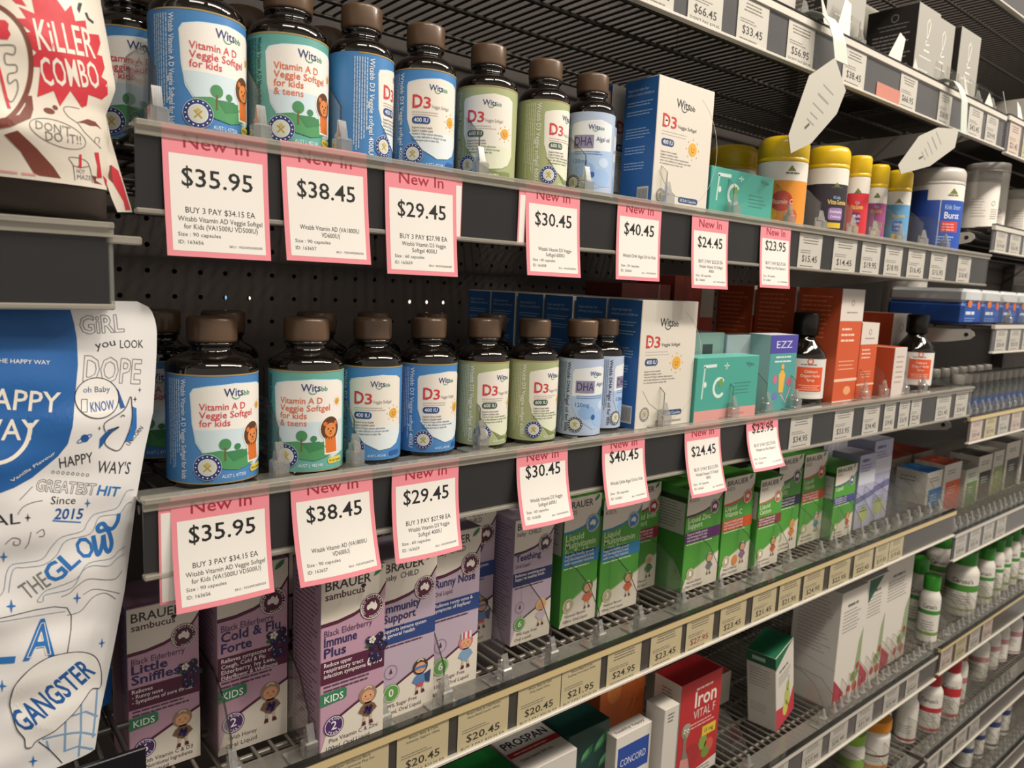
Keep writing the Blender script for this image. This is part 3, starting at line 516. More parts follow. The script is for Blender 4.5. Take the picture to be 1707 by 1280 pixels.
for i, (x, zA, pr, dt) in enumerate(((13, 26, '$35.95', KID), (78, 27, '$38.45', TEEN), (147, 22, '$29.45', D34), (266, 26, '$30.45', D36), (366, 26.5, '$40.45', DHA_), (465, 22.5, '$24.45', D3B), (576, 26.5, '$23.95', TC))):
    pink_ticket(x, zA, pr, *dt, label='pink-edged price ticket reading %s hanging from the upper bottle shelf' % pr, curl=(3, 3.5, 3, 4, 3, 3, 3)[i], wave=(.8, .6, .7, .5, .5, .9, .5)[i], skew=(.02, .04, .03, .03, 0, .05, .05)[i], group=G1, h=(69, 69, 70, 68, 67, 67, 64)[i], w=56 if i else 57)
for i, (x, zB, pr, dt) in enumerate(((14.5, -175.5, '$35.95', KID), (85, -175.5, '$38.45', TEEN), (158, -175, '$29.45', D34), (269, -171, '$30.45', D36), (365, -170, '$40.45', DHA_), (478, -177.5, '$24.45', D3B), (581, -164, '$23.95', TC))):
    pink_ticket(x, zB, pr, *dt, label='pink-edged price ticket reading %s hanging from the lower bottle shelf' % pr, curl=(9, 12, 11, 12, 11, 12, 14)[i], wave=(1.2, 2, 2, 1.5, 1.5, 2, 2)[i], skew=(0, .03, -.03, 0, 0, .05, 0)[i], group=G2, h=(66, 66.5, 66, 62, 61, 68, 55)[i], w=(57, 57.5, 56, 55, 55.5, 57, 60)[i])
for i, (x, zz, lab) in enumerate(((8, -172, 'blank pink-edged ticket tucked behind the $35.95 ticket on the lower bottle shelf'), (201.5, 48.5, 'narrow edge of a pink ticket sticking out right of $29.45, upper bottle shelf'), (260, 48.5, 'narrow edge of a pink ticket sticking out left of $30.45, upper bottle shelf'))):
    b = MB(); w = (16, 7, 7)[i]; hh = (60, 42, 42)[i]; b.box(0, w, -3.0, -2.6, 0, hh, PINK); b.box(1.2, w-.6, -3.1, -3.0, 1.5, hh-6, WHITE); tag(b.build('price_ticket', None, (x, 0, zz)), lab, 'price ticket')
TK = '#ded6c6'
def small_ticket(x0, x1, zb, zt, price, lines, label, group, paper=TK, buy='', y=-.4, red=False, side=False):
    w, h = x1-x0, zt-zb; b = MB(); b.box(0, w, -.25, 0, 0, h, paper)
    a = Art(); R = random.Random(int(x0)); hh = h/40
    for i, tx in enumerate(lines): a.text(tx, w/2, h-5.0*hh-4.0*hh*i, min(w*.84, len(tx)*1.35), 0, 2.3*hh, '#3a3430', 1, 0, 'c')
    if not lines: a.small(w*.14, h-5*hh, w*.7, 3, 3.2*hh, 1.1*hh, '#6b635b', 1, 'c', rnd=R)
    a.small(w*.08, h*.50, w*.62, 2, 2.4*hh, .9*hh, '#8a8076', 1, rnd=R)
    a.text(price, w/2, h*.185, w*.66, 0, 7.2*hh, '#a5302a' if red else '#2a2623', 1, 1, 'c')
    if buy: a.text(buy, w*.07, h*.035, w*.86, 0, 2.4*hh, '#3a3430', 1, 0)
    else: a.small(w*.1, h*.045, w*.75, 1, 2, 1.2*hh, '#7d746a', 1, rnd=R)
    a.lay(b, on_front(0, -.25, 0))
    return tag(b.build('price_ticket', None, (x0, y, zb)), label, 'price ticket', group)
GC = 'cream price tickets under the purple and green cartons'
CT = [(38, 92, '$24.45', ('Brauer Sambucus', 'Cold & Flu Forte'), '', 'furthest left, under the maroon-banded cartons'), (104, 162, '$25.45', ('Brauer Sambucus Black', 'Elderberry Immune Plus For', 'Kids 100mL'), '', 'below the frontmost purple carton'),
 (169, 215, '$20.45', ('Brauer Baby & Child', 'Immunity Support 100mL'), 'BUY 3 PAY $20.26 EA', 'first of three $20.45'), (224, 275, '$20.45', ('Brauer Baby & Child Runny', 'Nose Relief Liquid 100mL'), 'BUY 3 PAY $20.26 EA', 'second of three $20.45'),
 (285, 334, '$20.45', ('Brauer Baby & Child', 'Drop Liquid 100mL'), 'BUY 3 PAY $20.26 EA', 'third of three $20.45'), (335, 384, '$21.95', ('Brauer Baby & Child', 'Teething Oral Liquid 100mL'), 'BUY 3 PAY $20.26 EA', 'reading $21.95 right beside the third $20.45'),
 (393, 440, '$24.95', (), '', 'reading $24.95 below the first green carton'), (454, 502, '$23.45', (), '', 'reading $23.45 left of the one printed red'), (510, 556, '$27.95', (), '', 'printed in red'), (568, 616, '$23.45', (), '', 'reading $23.45 right of the one printed red'),
 (629, 677, '$21.45', (), '', 'reading $21.45'), (684, 730, '$21.95', (), '', 'reading $21.95 right of the $21.45 one'), (738, 786, '$24.95', (), '', 'reading $24.95 above the tall white cartons'), (801, 854, '$22.95', (), '', 'reading $22.95'), (865, 918, '$22.45', (), '', 'reading $22.45'), (925, 966, '$19.95', (), '', 'reading $19.95'), (968, 1012, '$19.45', (), '', 'last before the dark end of the strip')]
for i, (a, b_, pr, ln, buy, wh) in enumerate(CT):
    small_ticket(a, b_, -350, -316, pr, ln, 'cream shelf price ticket %s' % wh, GC, '#d6c8a4', buy, red=(i == 8))
for zz, zt, xs, prs, gg, pl in ((50, 87, ((655, 703), (729, 783), (796, 844), (857, 905), (922, 973), (992, 1045), (1085, 1133)), ('$15.45', '$14.45', '$19.95', '$18.95', '$16.45', '$15.95', '$18.45'), 'white price tickets on the upper bottle shelf', 'upper bottle shelf'),
                    (-153, -116, ((673, 720), (772, 819), (846, 890), (904, 936), (948, 980), (985, 1018), (1070, 1122), (1140, 1188)), ('$34.95', '$33.95', '$34.45', '$19.45', '$16.95', '$22.45', '$21.45', '$24.45'), 'white price tickets on the lower bottle shelf', 'lower bottle shelf'),
                    (253, 291, ((389, 422), (441, 490), (513, 563), (598, 648), (710, 760), (848, 894), (960, 1000), (1060, 1110), (1125, 1170)), ('$75.95', '$66.45', '$33.45', '$56.95', '$38.45', '$66.95', '$58.95', '$42.45', '$29.95'), 'white price tickets on the top shelf strip', 'top shelf strip'),
                    (-594, -562, ((640, 690), (700, 745), (780, 830), (850, 900), (925, 975), (1010, 1060), (1085, 1130)), ('$32.95', '$28.45', '$27.95', '$26.45', '$31.95', '$25.45', '$24.65'), 'white price tickets below the tall white cartons', 'strip below the tall white cartons')):
    for (a, b_), pr in zip(xs, prs):
        small_ticket(a, b_, zz, zt, pr, (), 'white shelf price ticket reading %s on the %s' % (pr, pl), gg, '#d6d2ce', 'DON\'T PAY $79.95' if pr in ('$66.45', '$56.95') else '')
b = MB(); b.box(0, 60, -.5, -.25, 0, 15, '#d98a7c'); tag(b.build('promotion_ticket', None, (790, -.3, 254)), 'small faded red ticket low in the top shelf strip beside $66.95', 'ticket')
NTH = ('first', 'second', 'third', 'fourth', 'fifth', 'sixth', 'seventh', 'eighth', 'ninth', 'tenth', 'eleventh', 'twelfth', 'thirteenth', 'fourteenth')
for l, a, bb, st, y in RB:
    what = l.split('holding ')[-1] if 'holding' in l else 'the white papers'
    for i in range(4):
        x = 1212+i*62+(a % 9); small_ticket(x, x+48, bb+3, a-8, '$%d.%d5' % (18+(i*7+a) % 20, (4, 9)[i % 2]), (), '%s price ticket under %s, right bay' % (NTH[i], what), 'price tickets under ' + what, ('#e3cfc8', '#d8cba6', '#d6d2ce')[i % 3] if st == 'cream' or a > 200 else '#d6d2ce', y=y-.4)
# ---------------------------------------------------------------- acrylic dividers
def divider_mesh(tall):
    b = MB()
    P = [(7, 0), (7, 33), (26, 49), (60, 51), (170, 51), (170, 0)] if not tall else [(7, 0), (7, 31), (22, 52), (40, 62), (80, 66), (190, 68), (190, 0)]
    b.prism(P, -.7, .7, 'acrylic', 'acrylic_rim'); return b.mesh('fin')
def clip_mesh():
    b = MB(); b.box(-5.5, 5.5, 0, 9, 1.2, 13, 'acrylic_clip', 1.2); b.box(-15, 9, -1, 16, 0, 2, 'acrylic_clip', .6); b.box(-2, 2, 9, 12, 1.2, 17, 'acrylic_clip', .6)
    b.prism([(1.5, 12.8), (7.5, 12.8), (6.2, 24), (5, 24)], -2.6, 2.6, 'acrylic_clip'); return b.mesh('base_clip')
FIN = {False: divider_mesh(False), True: divider_mesh(True)}; CLIP = clip_mesh()
def divider(x, y, z, tall, label, group):
    t = thing('shelf_divider', label, 'shelf divider', (x, y, z), (0, 0, 0), group)
    for nm, me in (('fin', FIN[tall]), ('base_clip', CLIP)):
        o = bpy.data.objects.new(nm, me); COL.objects.link(o); o.parent = t
    return t
DG = 'clear acrylic dividers on the '
def dividers(z, tall, row, where):
    for x, y, w in row:
        shared = w is None
        divider(x, y, z, tall, 'clear acrylic divider ' + (where[1] if shared else w + ' on the ' + where[0]), DG + (where[0] if not shared else where[2]))
dividers(ZA-2, False, [(14, 4, 'left of the first blue bottle'), (71, 4, 'left of the teal bottle'), (123, 4, 'right of the teal bottle'), (232, 4, 'before the first green bottle'), (340, 4, 'before the pale blue bottle'), (443, 4, 'before the tall white carton'), (546, 4, 'before the turquoise carton'),
   (647, 4, 'before the orange-labelled jar'), (713, 4, 'right of the orange-labelled jar'), (787, 4, 'right of the black-labelled jar'), (843, 4, 'right of the red-labelled jar'), (915, 4, 'before the light blue jar'), (985, 4, 'before the white-lidded jar'), (1058, 4, 'right of the white-lidded jar')], ('upper bottle shelf', '', ''))
dividers(ZB-2, False, [(84, 7, 'left of the teal bottle'), (138, 8, 'right of the teal bottle'), (247, 10, 'before the first green bottle'), (358, 12, 'before the first pale blue bottle'), (463, 5, 'before the tall white carton'), (572, 3, 'before the turquoise carton'), (640, 6, 'left of the narrow purple-topped carton'), (700, 6, 'before the white syrup bottle'),
   (868, 6, 'before the tallest orange carton'), (922, 6, 'right of the smaller orange carton'), (985, 6, 'right of the low orange carton'), (1045, 6, 'left of the right syrup bottle')], ('lower bottle shelf', '', ''))
dividers(ZC-2, True, [(53, 6, 'left of the second purple carton'), (105, 4, 'left of the frontmost purple carton'), (162, 4, 'right of the frontmost purple carton'), (217, 4, 'left of the Runny Nose carton'), (277, 4, 'right of the Runny Nose carton'), (330, 4, 'before the Teething carton'), (390, 4, 'before the first green carton'), (446, 4, 'before the second green carton'), (515, 6, 'before the purple-banded green carton'), (580, 6, 'right of the purple-banded green carton'), (655, 8, 'before the orange-banded green carton'), (722, 8, 'right of the maroon-banded green carton')],
   ('cream-fronted shelf', '', ''))
dividers(ZC-2, True, [(790+i*36, 4, None) for i in range(11)], ('', 'in the dense row at the right end of the cream-fronted shelf', 'right end of the cream-fronted shelf'))
dividers(ZD-2, True, [(668, 5, 'right of the red carton'), (842, 3, 'in front of the leaning carton')], ('white-fronted shelf', '', ''))
dividers(ZD-2, False, [(870+i*21, 3+(i % 3), None) for i in range(16)], ('', 'in the dense glittering row before the tall white cartons', 'shelf of the tall white cartons'))
for z, n, wh, x0, st in ((-549, 18, 'white bottles with green caps', 1252, 22), (-745, 18, 'white bottles with red caps', 1222, 24), (-915, 14, 'white bottles with blue bands', 1500, 26), (-352, 16, 'small mixed cartons', 1216, 26), (-160, 12, 'row of clear little bottles', 1216, 30), (-12, 4, 'blue and white packs', 1293, 84)):
    dividers(z, False, [(x0+i*st, (2 if z != -12 else -14)+(i % 2), None) for i in range(n)], ('', 'before the %s, right bay' % wh, 'right bay before the ' + wh))
dividers(ZE-2, False, [(1000+i*38, 4, None) for i in range(5)], ('', 'beside the orange-capped bottle on the low shelf', 'low shelf beside the orange-capped bottle'))
dividers(ZT-2, False, [(640, 4, 'before the first black carton'), (760, 4, 'left of the black carton printed in white'), (985, 4, 'before the first silver carton'), (1040, 4, 'between the silver cartons'), (1110, 4, 'before the right silver carton'), (1165, 4, 'right of the right silver carton')], ('top shelf', '', ''))
# ---------------------------------------------------------------- brown glass vitamin bottles
def wits(a, u, v, w, m='#223a7a', l=3, green='#3f9a6a'):
    """logo: navy word, small twin letters, smile under it"""
    a.text('Wits', u, v, w*.70, 0, w*.27, m, l, 1); a.text('bb', u+w*.73, v, w*.25, 0, w*.17, green, l, 1)
    a.ring(u+w*.42, v+w*.06, w*.145, w*.175, green, l, 10, 205, 335)
def seal(a, u, v, r, dark='#2b3a78', l=3, core='#cfd3c4'):
    a.ell(u, v, r, r, '#e6e8ec', l, 26); a.ring(u, v, r*.66, r*.97, dark, l+1, 26)
    for i in range(16): t = 2*math.pi*i/16; a.ell(u+r*.82*math.cos(t), v+r*.82*math.sin(t), r*.055, r*.055, '#ffffff', l+2, 6)
    a.ell(u, v, r*.58, r*.58, core, l+1, 20); a.line([(u-r*.25, v-r*.3), (u+r*.25, v+r*.2)], r*.1, '#b99a3c', l+2); a.line([(u+r*.25, v-r*.3), (u-r*.25, v+r*.2)], r*.1, '#b99a3c', l+2); a.ell(u, v+r*.25, r*.14, r*.12, '#c8b45a', l+2, 10)
def sun(a, u, v, r, l=3):
    a.ell(u, v, r, r, '#e2a93a', l, 18)
    for i in range(8): t = 2*math.pi*i/8; a.ell(u+r*1.5*math.cos(t), v+r*1.5*math.sin(t), r*.1, r*.18, '#e2a93a', l, 6)
    a.ell(u-r*.3, v+r*.1, r*.1, r*.12, '#8a5a20', l+1, 6); a.ell(u+r*.3, v+r*.1, r*.1, r*.12, '#8a5a20', l+1, 6); a.ring(u, v, r*.35, r*.43, '#8a5a20', l+1, 8, 210, 330)
def cub(a, u, v, s, l=4):
    a.ell(u, v, 7.2*s, 8*s, '#f2efe6', l, 22); a.poly([(u-4.4*s, v-5*s), (u+5.4*s, v-5*s), (u+6.4*s, v-16*s), (u-3.8*s, v-16*s)], '#f2efe6', l)
    a.ell(u, v, 6.5*s, 7.3*s, '#5b3a22', l+1, 22); a.poly([(u-3.6*s, v-5*s), (u+4.4*s, v-5*s), (u+5.4*s, v-15*s), (u-3.0*s, v-15*s)], '#d9742e', l+1)
    a.ell(u+.3*s, v-1*s, 4.2*s, 4.4*s, '#e08a4a', l+2, 18); a.ell(u-3.6*s, v+3*s, 1.4*s, 1.4*s, '#d9742e', l+2, 10); a.ell(u+4*s, v+3*s, 1.4*s, 1.4*s, '#d9742e', l+2, 10)
    for d in (-1.6, 1.9): a.ell(u+d*s, v-.2*s, .45*s, .6*s, '#2a1a10', l+3, 8)
    a.ell(u+.2*s, v-1.8*s, .8*s, .5*s, '#4a2a18', l+3, 8); a.ring(u+.2*s, v-2.2*s, 1.1*s, 1.35*s, '#4a2a18', l+3, 8, 200, 340)
def art_ad(r, H, teens):
    a = Art(); base = '#66aba3' if teens else '#4a86c2'; red = '#dd7048' if teens else '#d64a52'; L = -25.0
    a.rect(-math.pi*r*.5, H-.9, math.pi*r*1.2, .9, '#a8905a', 1); a.rect(-math.pi*r*.5, 0, math.pi*r*1.2, .7, '#a8905a', 1)
    pan = [(L+2, H-9), (L+10, H-7.4), (L+26, H-6), (L+44, H-7), (L+50, H-9), (L+51, H-13), (L+51, 12), (L+40, 9), (L+8, 18), (L+3, 26), (L+1, 36), (L, H-12)]
    a.poly([(L-.8+(q[0]-L)*1.03, q[1]+(.8 if q[1] > 30 else -.8)) for q in pan], '#d9ecf2', 1)
    a.poly(pan, '#efece6', 2); a.poly([(L+1, 33), (L+51, 33), (L+51, 12), (L+40, 9), (L+8, 18), (L+3, 26)], '#cfe2ea', 3)
    a.poly([(L+6, 19), (L+16, 20.5), (L+24, 18.5), (L+36, 20), (L+45, 15), (L+38, 10), (L+27, 7.5), (L+18, 9), (L+10, 13)], '#4f9862', 4)
    a.poly([(L+19, 19.5), (L+30, 20), (L+36, 16), (L+24, 13)], '#3f8554', 5)
    a.line([(L+19, 14), (L+19, 22)], .9, '#7a5a34', 6); a.ell(L+19, 24, 3.6, 3.6, '#4c8f5c', 5, 16); a.ell(L+26.5, 22, 2.2, 2, '#3f8554', 5, 12)
    wits(a, L+18.5, H-13, 17.5, l=4)
    rows = ['Vitamin A D', 'Veggie Softgel', 'for kids'] + (['& teens'] if teens else []); ws = (27.5, 33, 17.5, 17.5)
    for i, t in enumerate(rows): a.text(t, L+4.6, H-21-4.9*i, ws[i], 0, 3.9, red, 4, 1)
    sun(a, L+44, H-20.5, 2.2, 4); cub(a, L+38, 28, 1.08, 5)
    seal(a, L+9, 10.5, 8, l=6); a.text('AUST L 477200' if not teens else 'AUST L 482148', L+17, 3.2, 15.5, 0, 2.1, '#e9f0f6', 3, 0)
    a.rrect(L+36.5, 4.2, 13, 4.2, 1.8, '#e3cf52', 3); a.text('90 Soft Capsules', L+37.5, 5.4, 11, 0, 1.6, '#3a3a2a', 4, 0)
    a.text('Witsbb Vitamin A D Veggie Softgel for kids' + (' & teens' if teens else ''), L-6.6, H-3, H-6, -90, 3.1, '#e8eef4' if not teens else '#17322f', 2, 1)
    a.small(L-8.4, H-3, H-7, 6, 1.7, .75, '#bcd2e6' if not teens else '#2c5550', 2, vert=True)
    return a, base
def art_d3(r, H, iu):
    a = Art(); six = iu == 600; base = '#a9b184' if six else '#4a87c4'; L = -20.5
    a.rect(-math.pi*r*.5, H-.9, math.pi*r*1.2, .9, '#a8905a', 1)
    pan = [(L+1, H-9.5), (L+8, H-8), (L+24, H-6), (L+36, H-7), (L+40, H-9), (L+41, 18), (L+37, 11), (L+31, 8), (L+22, 7), (L+12, 12), (L+4, 22), (L+.6, 32), (L, H-12)]
    a.poly([(q[0]-.5, q[1]+.5) for q in pan], '#dfe9d2' if six else '#c9e0f0', 1); a.poly(pan, '#e9e4da', 2); a.poly([(L+2, 24), (L+41, 24), (L+41, 18), (L+37, 11), (L+31, 8), (L+22, 7), (L+12, 12)], '#dfe8ec' if not six else '#dfe3cc', 3)
    if six: a.poly([(L+13, 12), (L+22, 7), (L+31, 5), (L+20, 4)], '#7f8c58', 2)
    wits(a, L+15.2, H-14, 14.5, '#1f3f78', 4)
    a.text('D', L+4, H-26, 7, 0, 8.4, '#cf3b44', 4, 2); a.ell(L+7.4, H-22.6, 1.5, 1.9, '#efe9e2', 5, 12); a.poly([(L+6.3, H-21.6), (L+8.5, H-21.6), (L+7.4, H-18.8)], '#efe9e2', 5)
    a.text('3', L+11.6, H-26, 5, 0, 7.2, '#cf3b44', 4, 1); a.text('Veggie Softgel', L+17.2, H-25.6, 13.5, 0, 2.2, '#9a9490', 4, 0)
    a.small(L+4, H-29, 24, 2, 1.6, .5, '#c4b8b2', 4)
    a.rrect(L+4, H-36.5, 12.5, 4.8, 2.2, '#3e5a44' if six else '#264a8a', 4); a.text('%d IU' % iu, L+10.2, H-35.4, 9.6, 0, 2.7, '#eef0f0', 5, 1, 'c')
    for i, t in enumerate(('Support bone health', 'Support healthy teeth', 'Vitamin D helps calcium absorption', 'and a diet deficient in calcium can lead', 'to osteoporosis in later life')): a.text(t, L+4, H-39.6-2.1*i, (14, 14.5, 22, 25, 19)[i], 0, 1.45, '#2e2c30', 4, 0)
    sun(a, L+33, H-33, 3.6, 4); seal(a, L+5, 9.5, 7, l=6); a.text('AUST L 472108', L+14, 2.2, 13, 0, 1.7, '#e6eef4', 3, 0); a.rrect(L+30, 2.5, 10, 3.4, 1.6, '#2a5aa0' if not six else '#7f8c58', 3)
    a.text('Witsbb D3 Veggie softgel %dIU' % iu, L-6.2, H-3, H-6, -90, 3.2, '#eef1ec', 2, 1); a.small(L-8.2, H-3, H-8, 6, 1.6, .7, '#c3d4e4' if not six else '#d3d8bc', 2, vert=True)
    return a, base
def art_dha(r, H):
    a = Art(); L = -19.5; base = '#b4c3dc'
    pan = [(L+1, H-9), (L+10, H-7.5), (L+26, H-6), (L+38, H-9), (L+39, 8), (L+20, 5), (L+6, 14), (L, 26), (L, H-12)]
    a.poly(pan, '#e4e8ec', 1); a.poly([(L, 34), (L+39, 36), (L+39, 8), (L+20, 5), (L+6, 14), (L, 26)], '#a9c4e6', 2)
    a.ell(L+14, 20, 8, 6, '#8fb2e0', 3, 18); a.ell(L+28, 14, 9, 7, '#9dbde6', 3, 18); a.ell(L+30, 26, 5, 4, '#c4d8f0', 3, 14)
    wits(a, L+15, H-14, 14, '#20407c', 4); a.rect(L+3, H-29, 17, 10.5, '#8d88a4', 3); a.text('DHA', L+4, H-27, 15, 0, 7, '#3b3468', 4, 0); a.text('Algal oil', L+22, H-23, 13, 0, 3.4, '#33507a', 4, 0); a.small(L+4, H-32, 30, 2, 1.8, .6, '#5f86b8', 4)
    a.text('120mg', L+3.5, H-41, 12, 0, 3.4, '#3a6aa8', 4, 0); a.ell(L+20, 16, 2, 2.4, '#31599c', 5, 12); seal(a, L+4, 9.5, 6.8, '#4a5560', 6)
    a.text('Witsbb DHA Algal oil for kids', L-5.4, H-3, H-6, -90, 3.1, '#2a3442', 2, 1); a.small(L-7.4, H-3, H-8, 6, 1.6, .7, '#6c7a8e', 2, vert=True)
    return a, base
_glass = {}
def bottle(x, y, z, r, kind, face, label, group, H=66):
    """face = bearing in degrees the middle of the front panel points to (0 = straight out of the shelf)"""
    t = thing('vitamin_bottle', label, 'bottle', (x, y, z), (0, 0, 0), group); rc = 14.6 if r > 23 else 13.2
    if r not in _glass:
        g = MB(); g.lathe([(r-2.5, 0), (r-.6, .8), (r-.1, 2.5), (r-.1, 71.5), (r*.985, 74), (r*.92, 76.8), (r*.80, 79.2), (rc+.6, 81.2), (rc-1.4, 82.6), (rc-1.6, 85.5), (rc-.2, 86), (rc-.2, 87.4), (rc-1, 88)], 'bottle_glass', 56)
        c = MB(); c.lathe([(rc-.8, 87.8), (rc, 88.3), (rc, 89.6), (rc+.05, 89.9), (rc+.05, 100.8), (rc-.4, 102.2), (rc-1.4, 102.9), (0, 103)], 'brown_cap', 96, (3, 4, .16))
        _glass[r] = (g.mesh('glass_body'), c.mesh('cap'))
    for nm, me in zip(('glass_body', 'cap'), _glass[r]):
        o = bpy.data.objects.new(nm, me); COL.objects.link(o); o.parent = t
    a, base = {'kids': lambda: art_ad(r, H, False), 'teens': lambda: art_ad(r, H, True), 'd400': lambda: art_d3(r, H, 400), 'd600': lambda: art_d3(r, H, 600), 'dha': lambda: art_dha(r, H)}[kind]()
    b = MB(); b.lathe([(r+.12, 4), (r+.12, 4+H)], base + ':.38', 64, caps=False)
    a.lay(b, lambda u, v, l: on_round(r+.15, face)(u, v+4, l), 2.5); b.build('paper_label', t)
    return t
def bearing(x, y): return math.degrees(math.atan2(x+99.7, y+439.7))
GA, GB = 'brown-capped vitamin bottles on the upper bottle shelf', 'brown-capped vitamin bottles on the lower bottle shelf'
for row, zz, g, sh in (([(44, 36, 26.5, 'kids', 34, 'large blue vitamin bottle with a lion label, first at the front left'), (98, 34, 24.5, 'teens', 28, 'large teal vitamin bottle with a lion label'), (147, 31, 21.5, 'd400', 86, 'blue bottle turned to show its side text, right of the teal one'), (197, 31, 22, 'd400', 22, 'blue 400 IU bottle with its white front panel facing the aisle'), (254, 33, 23, 'd600', 6, 'pale green 600 IU bottle facing the aisle'), (308, 29, 20.5, 'd600', 60, 'pale green 600 IU bottle turned to its side text'), (361, 29, 20.5, 'dha', 8, 'pale blue DHA bottle in front of another'), (396, 60, 20.5, 'dha', 30, 'pale blue DHA bottle half hidden beside the tall carton'), (22, 96, 24, 'kids', 10, 'shadowed blue bottle behind the first one at the left end'), (92, 95, 24.5, 'teens', 20, 'dark bottle standing behind the teal bottle'), (150, 92, 21.5, 'd400', 20, 'dark bottle standing behind the side-turned blue bottle')], ZA-3, GA, 'upper bottle shelf'),
                   ([(50, 34, 27, 'kids', 27, 'large blue vitamin bottle with a lion label, first from the left'), (110, 30.5, 24.5, 'teens', 8, 'large teal vitamin bottle with a lion label, second from the left'), (162, 35.5, 21.5, 'd400', 12, 'blue 400 IU bottle right beside the teal one, partly behind a divider'), (211, 38, 22.5, 'd400', 35, 'blue 400 IU bottle with full seal, fourth from the left'), (262, 35.5, 21, 'd600', 46, 'pale green 600 IU bottle with a divider across its seal'), (311, 30.5, 21.3, 'd600', 49, 'pale green 600 IU bottle with its seal in full view'), (362.5, 26, 20, 'dha', 38, 'pale blue DHA bottle with a divider before it'), (405, 41, 20, 'dha', 92, 'pale blue DHA bottle showing its dark side text beside the tall carton'), (80, 104, 24, 'teens', 0, 'dark bottle in the second rank between the blue and teal ones'), (38, 112, 24, 'kids', 0, 'dark bottle in the second rank behind the first blue one'), (150, 102, 24, 'd400', 0, 'dark bottle in the second rank right of the teal one'), (203, 108, 22, 'd400', 0, 'dark bottle in the second rank behind the fourth one'), (258, 105, 21, 'd600', 0, 'dark bottle in the second rank behind the divided green one'), (318, 98, 21, 'd600', 0, 'dark bottle in the second rank behind the clear-seal green one')], ZB-3, GB, 'lower bottle shelf')):
    for x, y, r, kd, c, lab in row:
        lab = lab + ', ' + sh
        bottle(x, y, zz, r, kd, c-bearing(x, y), lab, g)
# ---------------------------------------------------------------- cartons
def carton(label, cat, x0, x1, y, z, d, h, front='#e8e4dc', side=None, top=None, art=None, left=None, lid=None, rot=0, tilt=(0, 0), group=None, name='carton', b=.5):
    """front face from x0 to x1 at depth y; rot turns it about its base centre"""
    w = x1-x0; side = side or front; top = top or front; m = MB()
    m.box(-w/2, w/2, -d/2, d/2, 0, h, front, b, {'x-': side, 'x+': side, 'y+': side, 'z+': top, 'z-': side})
    if art: A_ = Art(); art(A_, w, h); A_.lay(m, on_front(-w/2, -d/2, 0))
    if left: A_ = Art(); left(A_, d, h); A_.lay(m, on_left(-w/2, d/2, 0))
    A_ = Art()
    if lid: lid(A_, w, d)
    A_.line([(1, d-1.6), (w-1, d-1.6)], .25, '#6a6560', 1); A_.lay(m, on_top(-w/2, -d/2, h))
    return tag(m.build(name, None, (x0+w/2, y+d/2, z), (tilt[0], tilt[1], rot)), label, cat, group)
def blocktext(col, n=14, h0=.92, h1=.12, x=.12):
    def f(a, w, h): a.small(w*x, h*h0, w*(1-2*x), n, h*(h0-h1)/n, h*.012, col, 1, rnd=random.Random(n))
    return f
def art_whitebox(a, w, h):
    L = 8; a.ring(w*.45, h*.50, h*.465, h*.469, '#bfb8ae', 1, 40, -75, 62); a.line([(L, h*.30), (L+10, h*.2), (L+25, h*.13), (w*.55, h*.12)], .5, '#8d857a', 1)
    wits(a, w*.32, h*.80, w*.34, '#3a3a3e', 2, '#3a3a3e')
    a.text('D', w*.10, h*.635, w*.13, 0, h*.095, '#c8362f', 2, 2); a.ell(w*.165, h*.667, 2, 2.6, '#efe9e2', 3, 12); a.poly([(w*.145, h*.677), (w*.185, h*.677), (w*.165, h*.715)], '#efe9e2', 3)
    a.text('3', w*.245, h*.635, w*.10, 0, h*.085, '#c8362f', 2, 1); a.text('Veggie Softgel', w*.37, h*.645, w*.33, 0, h*.026, '#4a4644', 2, 0); a.small(w*.1, h*.60, w*.5, 2, h*.022, .8, '#cfc6bc', 2)
    a.rrect(w*.10, h*.495, w*.22, h*.055, 3, '#2d4a74', 2); a.text('400 IU', w*.21, h*.508, w*.17, 0, h*.03, '#e8eaee', 3, 1, 'c')
    sun(a, w*.66, h*.51, w*.075, 2)
    for i, t in enumerate(('Support bone health', 'Support healthy teeth', 'Vitamin D helps calcium absorption', 'and a diet deficient in calcium can lead', 'to osteoporosis in later life')): a.text(t, w*.10, h*(.445-.022*i), w*(.28, .3, .5, .54, .4)[i], 0, h*.013, '#4a4644', 2, 0)
    seal(a, w*.15, h*.115, w*.085, '#7d766c', 2, '#b8b0a2'); a.rrect(w*.46, h*.085, w*.36, h*.045, 2.4, '#2d4a74', 2); a.text('30 Soft Capsules', w*.64, h*.095, w*.3, 0, h*.022, '#dfe4ea', 3, 0, 'c'); a.text('Dietary supplement', w*.36, h*.03, w*.46, 0, h*.025, '#6a645c', 2, 0)
def left_blue(a, d, h):
    a.text('Appropriate for', d*.1, h*.91, d*.62, 0, h*.02, '#c4d6ea', 1, 0); a.text('infants and children', d*.1, h*.875, d*.78, 0, h*.02, '#c4d6ea', 1, 0)
    for v, n in ((.82, 2), (.75, 2), (.62, 4), (.48, 3), (.36, 3)): a.small(d*.1, h*v, d*.76, n, h*.022, h*.008, '#9fbfe0', 1, rnd=random.Random(n))
    a.rect(d*.55, h*.04, d*.34, h*.14, '#d8d4cc', 1)
    for i in range(9): a.rect(d*.58+i*d*.032, h*.055, d*.014, h*.11, '#57534e', 2)
WB = dict(front='#d9d3c8', side='#2f68aa', top='#e4dfd6', art=art_whitebox, left=left_blue)
carton('tall white and blue vitamin carton on the upper bottle shelf', 'carton', 432, 513, 18, ZA-3, 40, 117, **WB)
carton('second blue-sided carton directly behind the tall white one, upper bottle shelf', 'carton', 430, 511, 72, ZA-3, 40, 117, **WB)
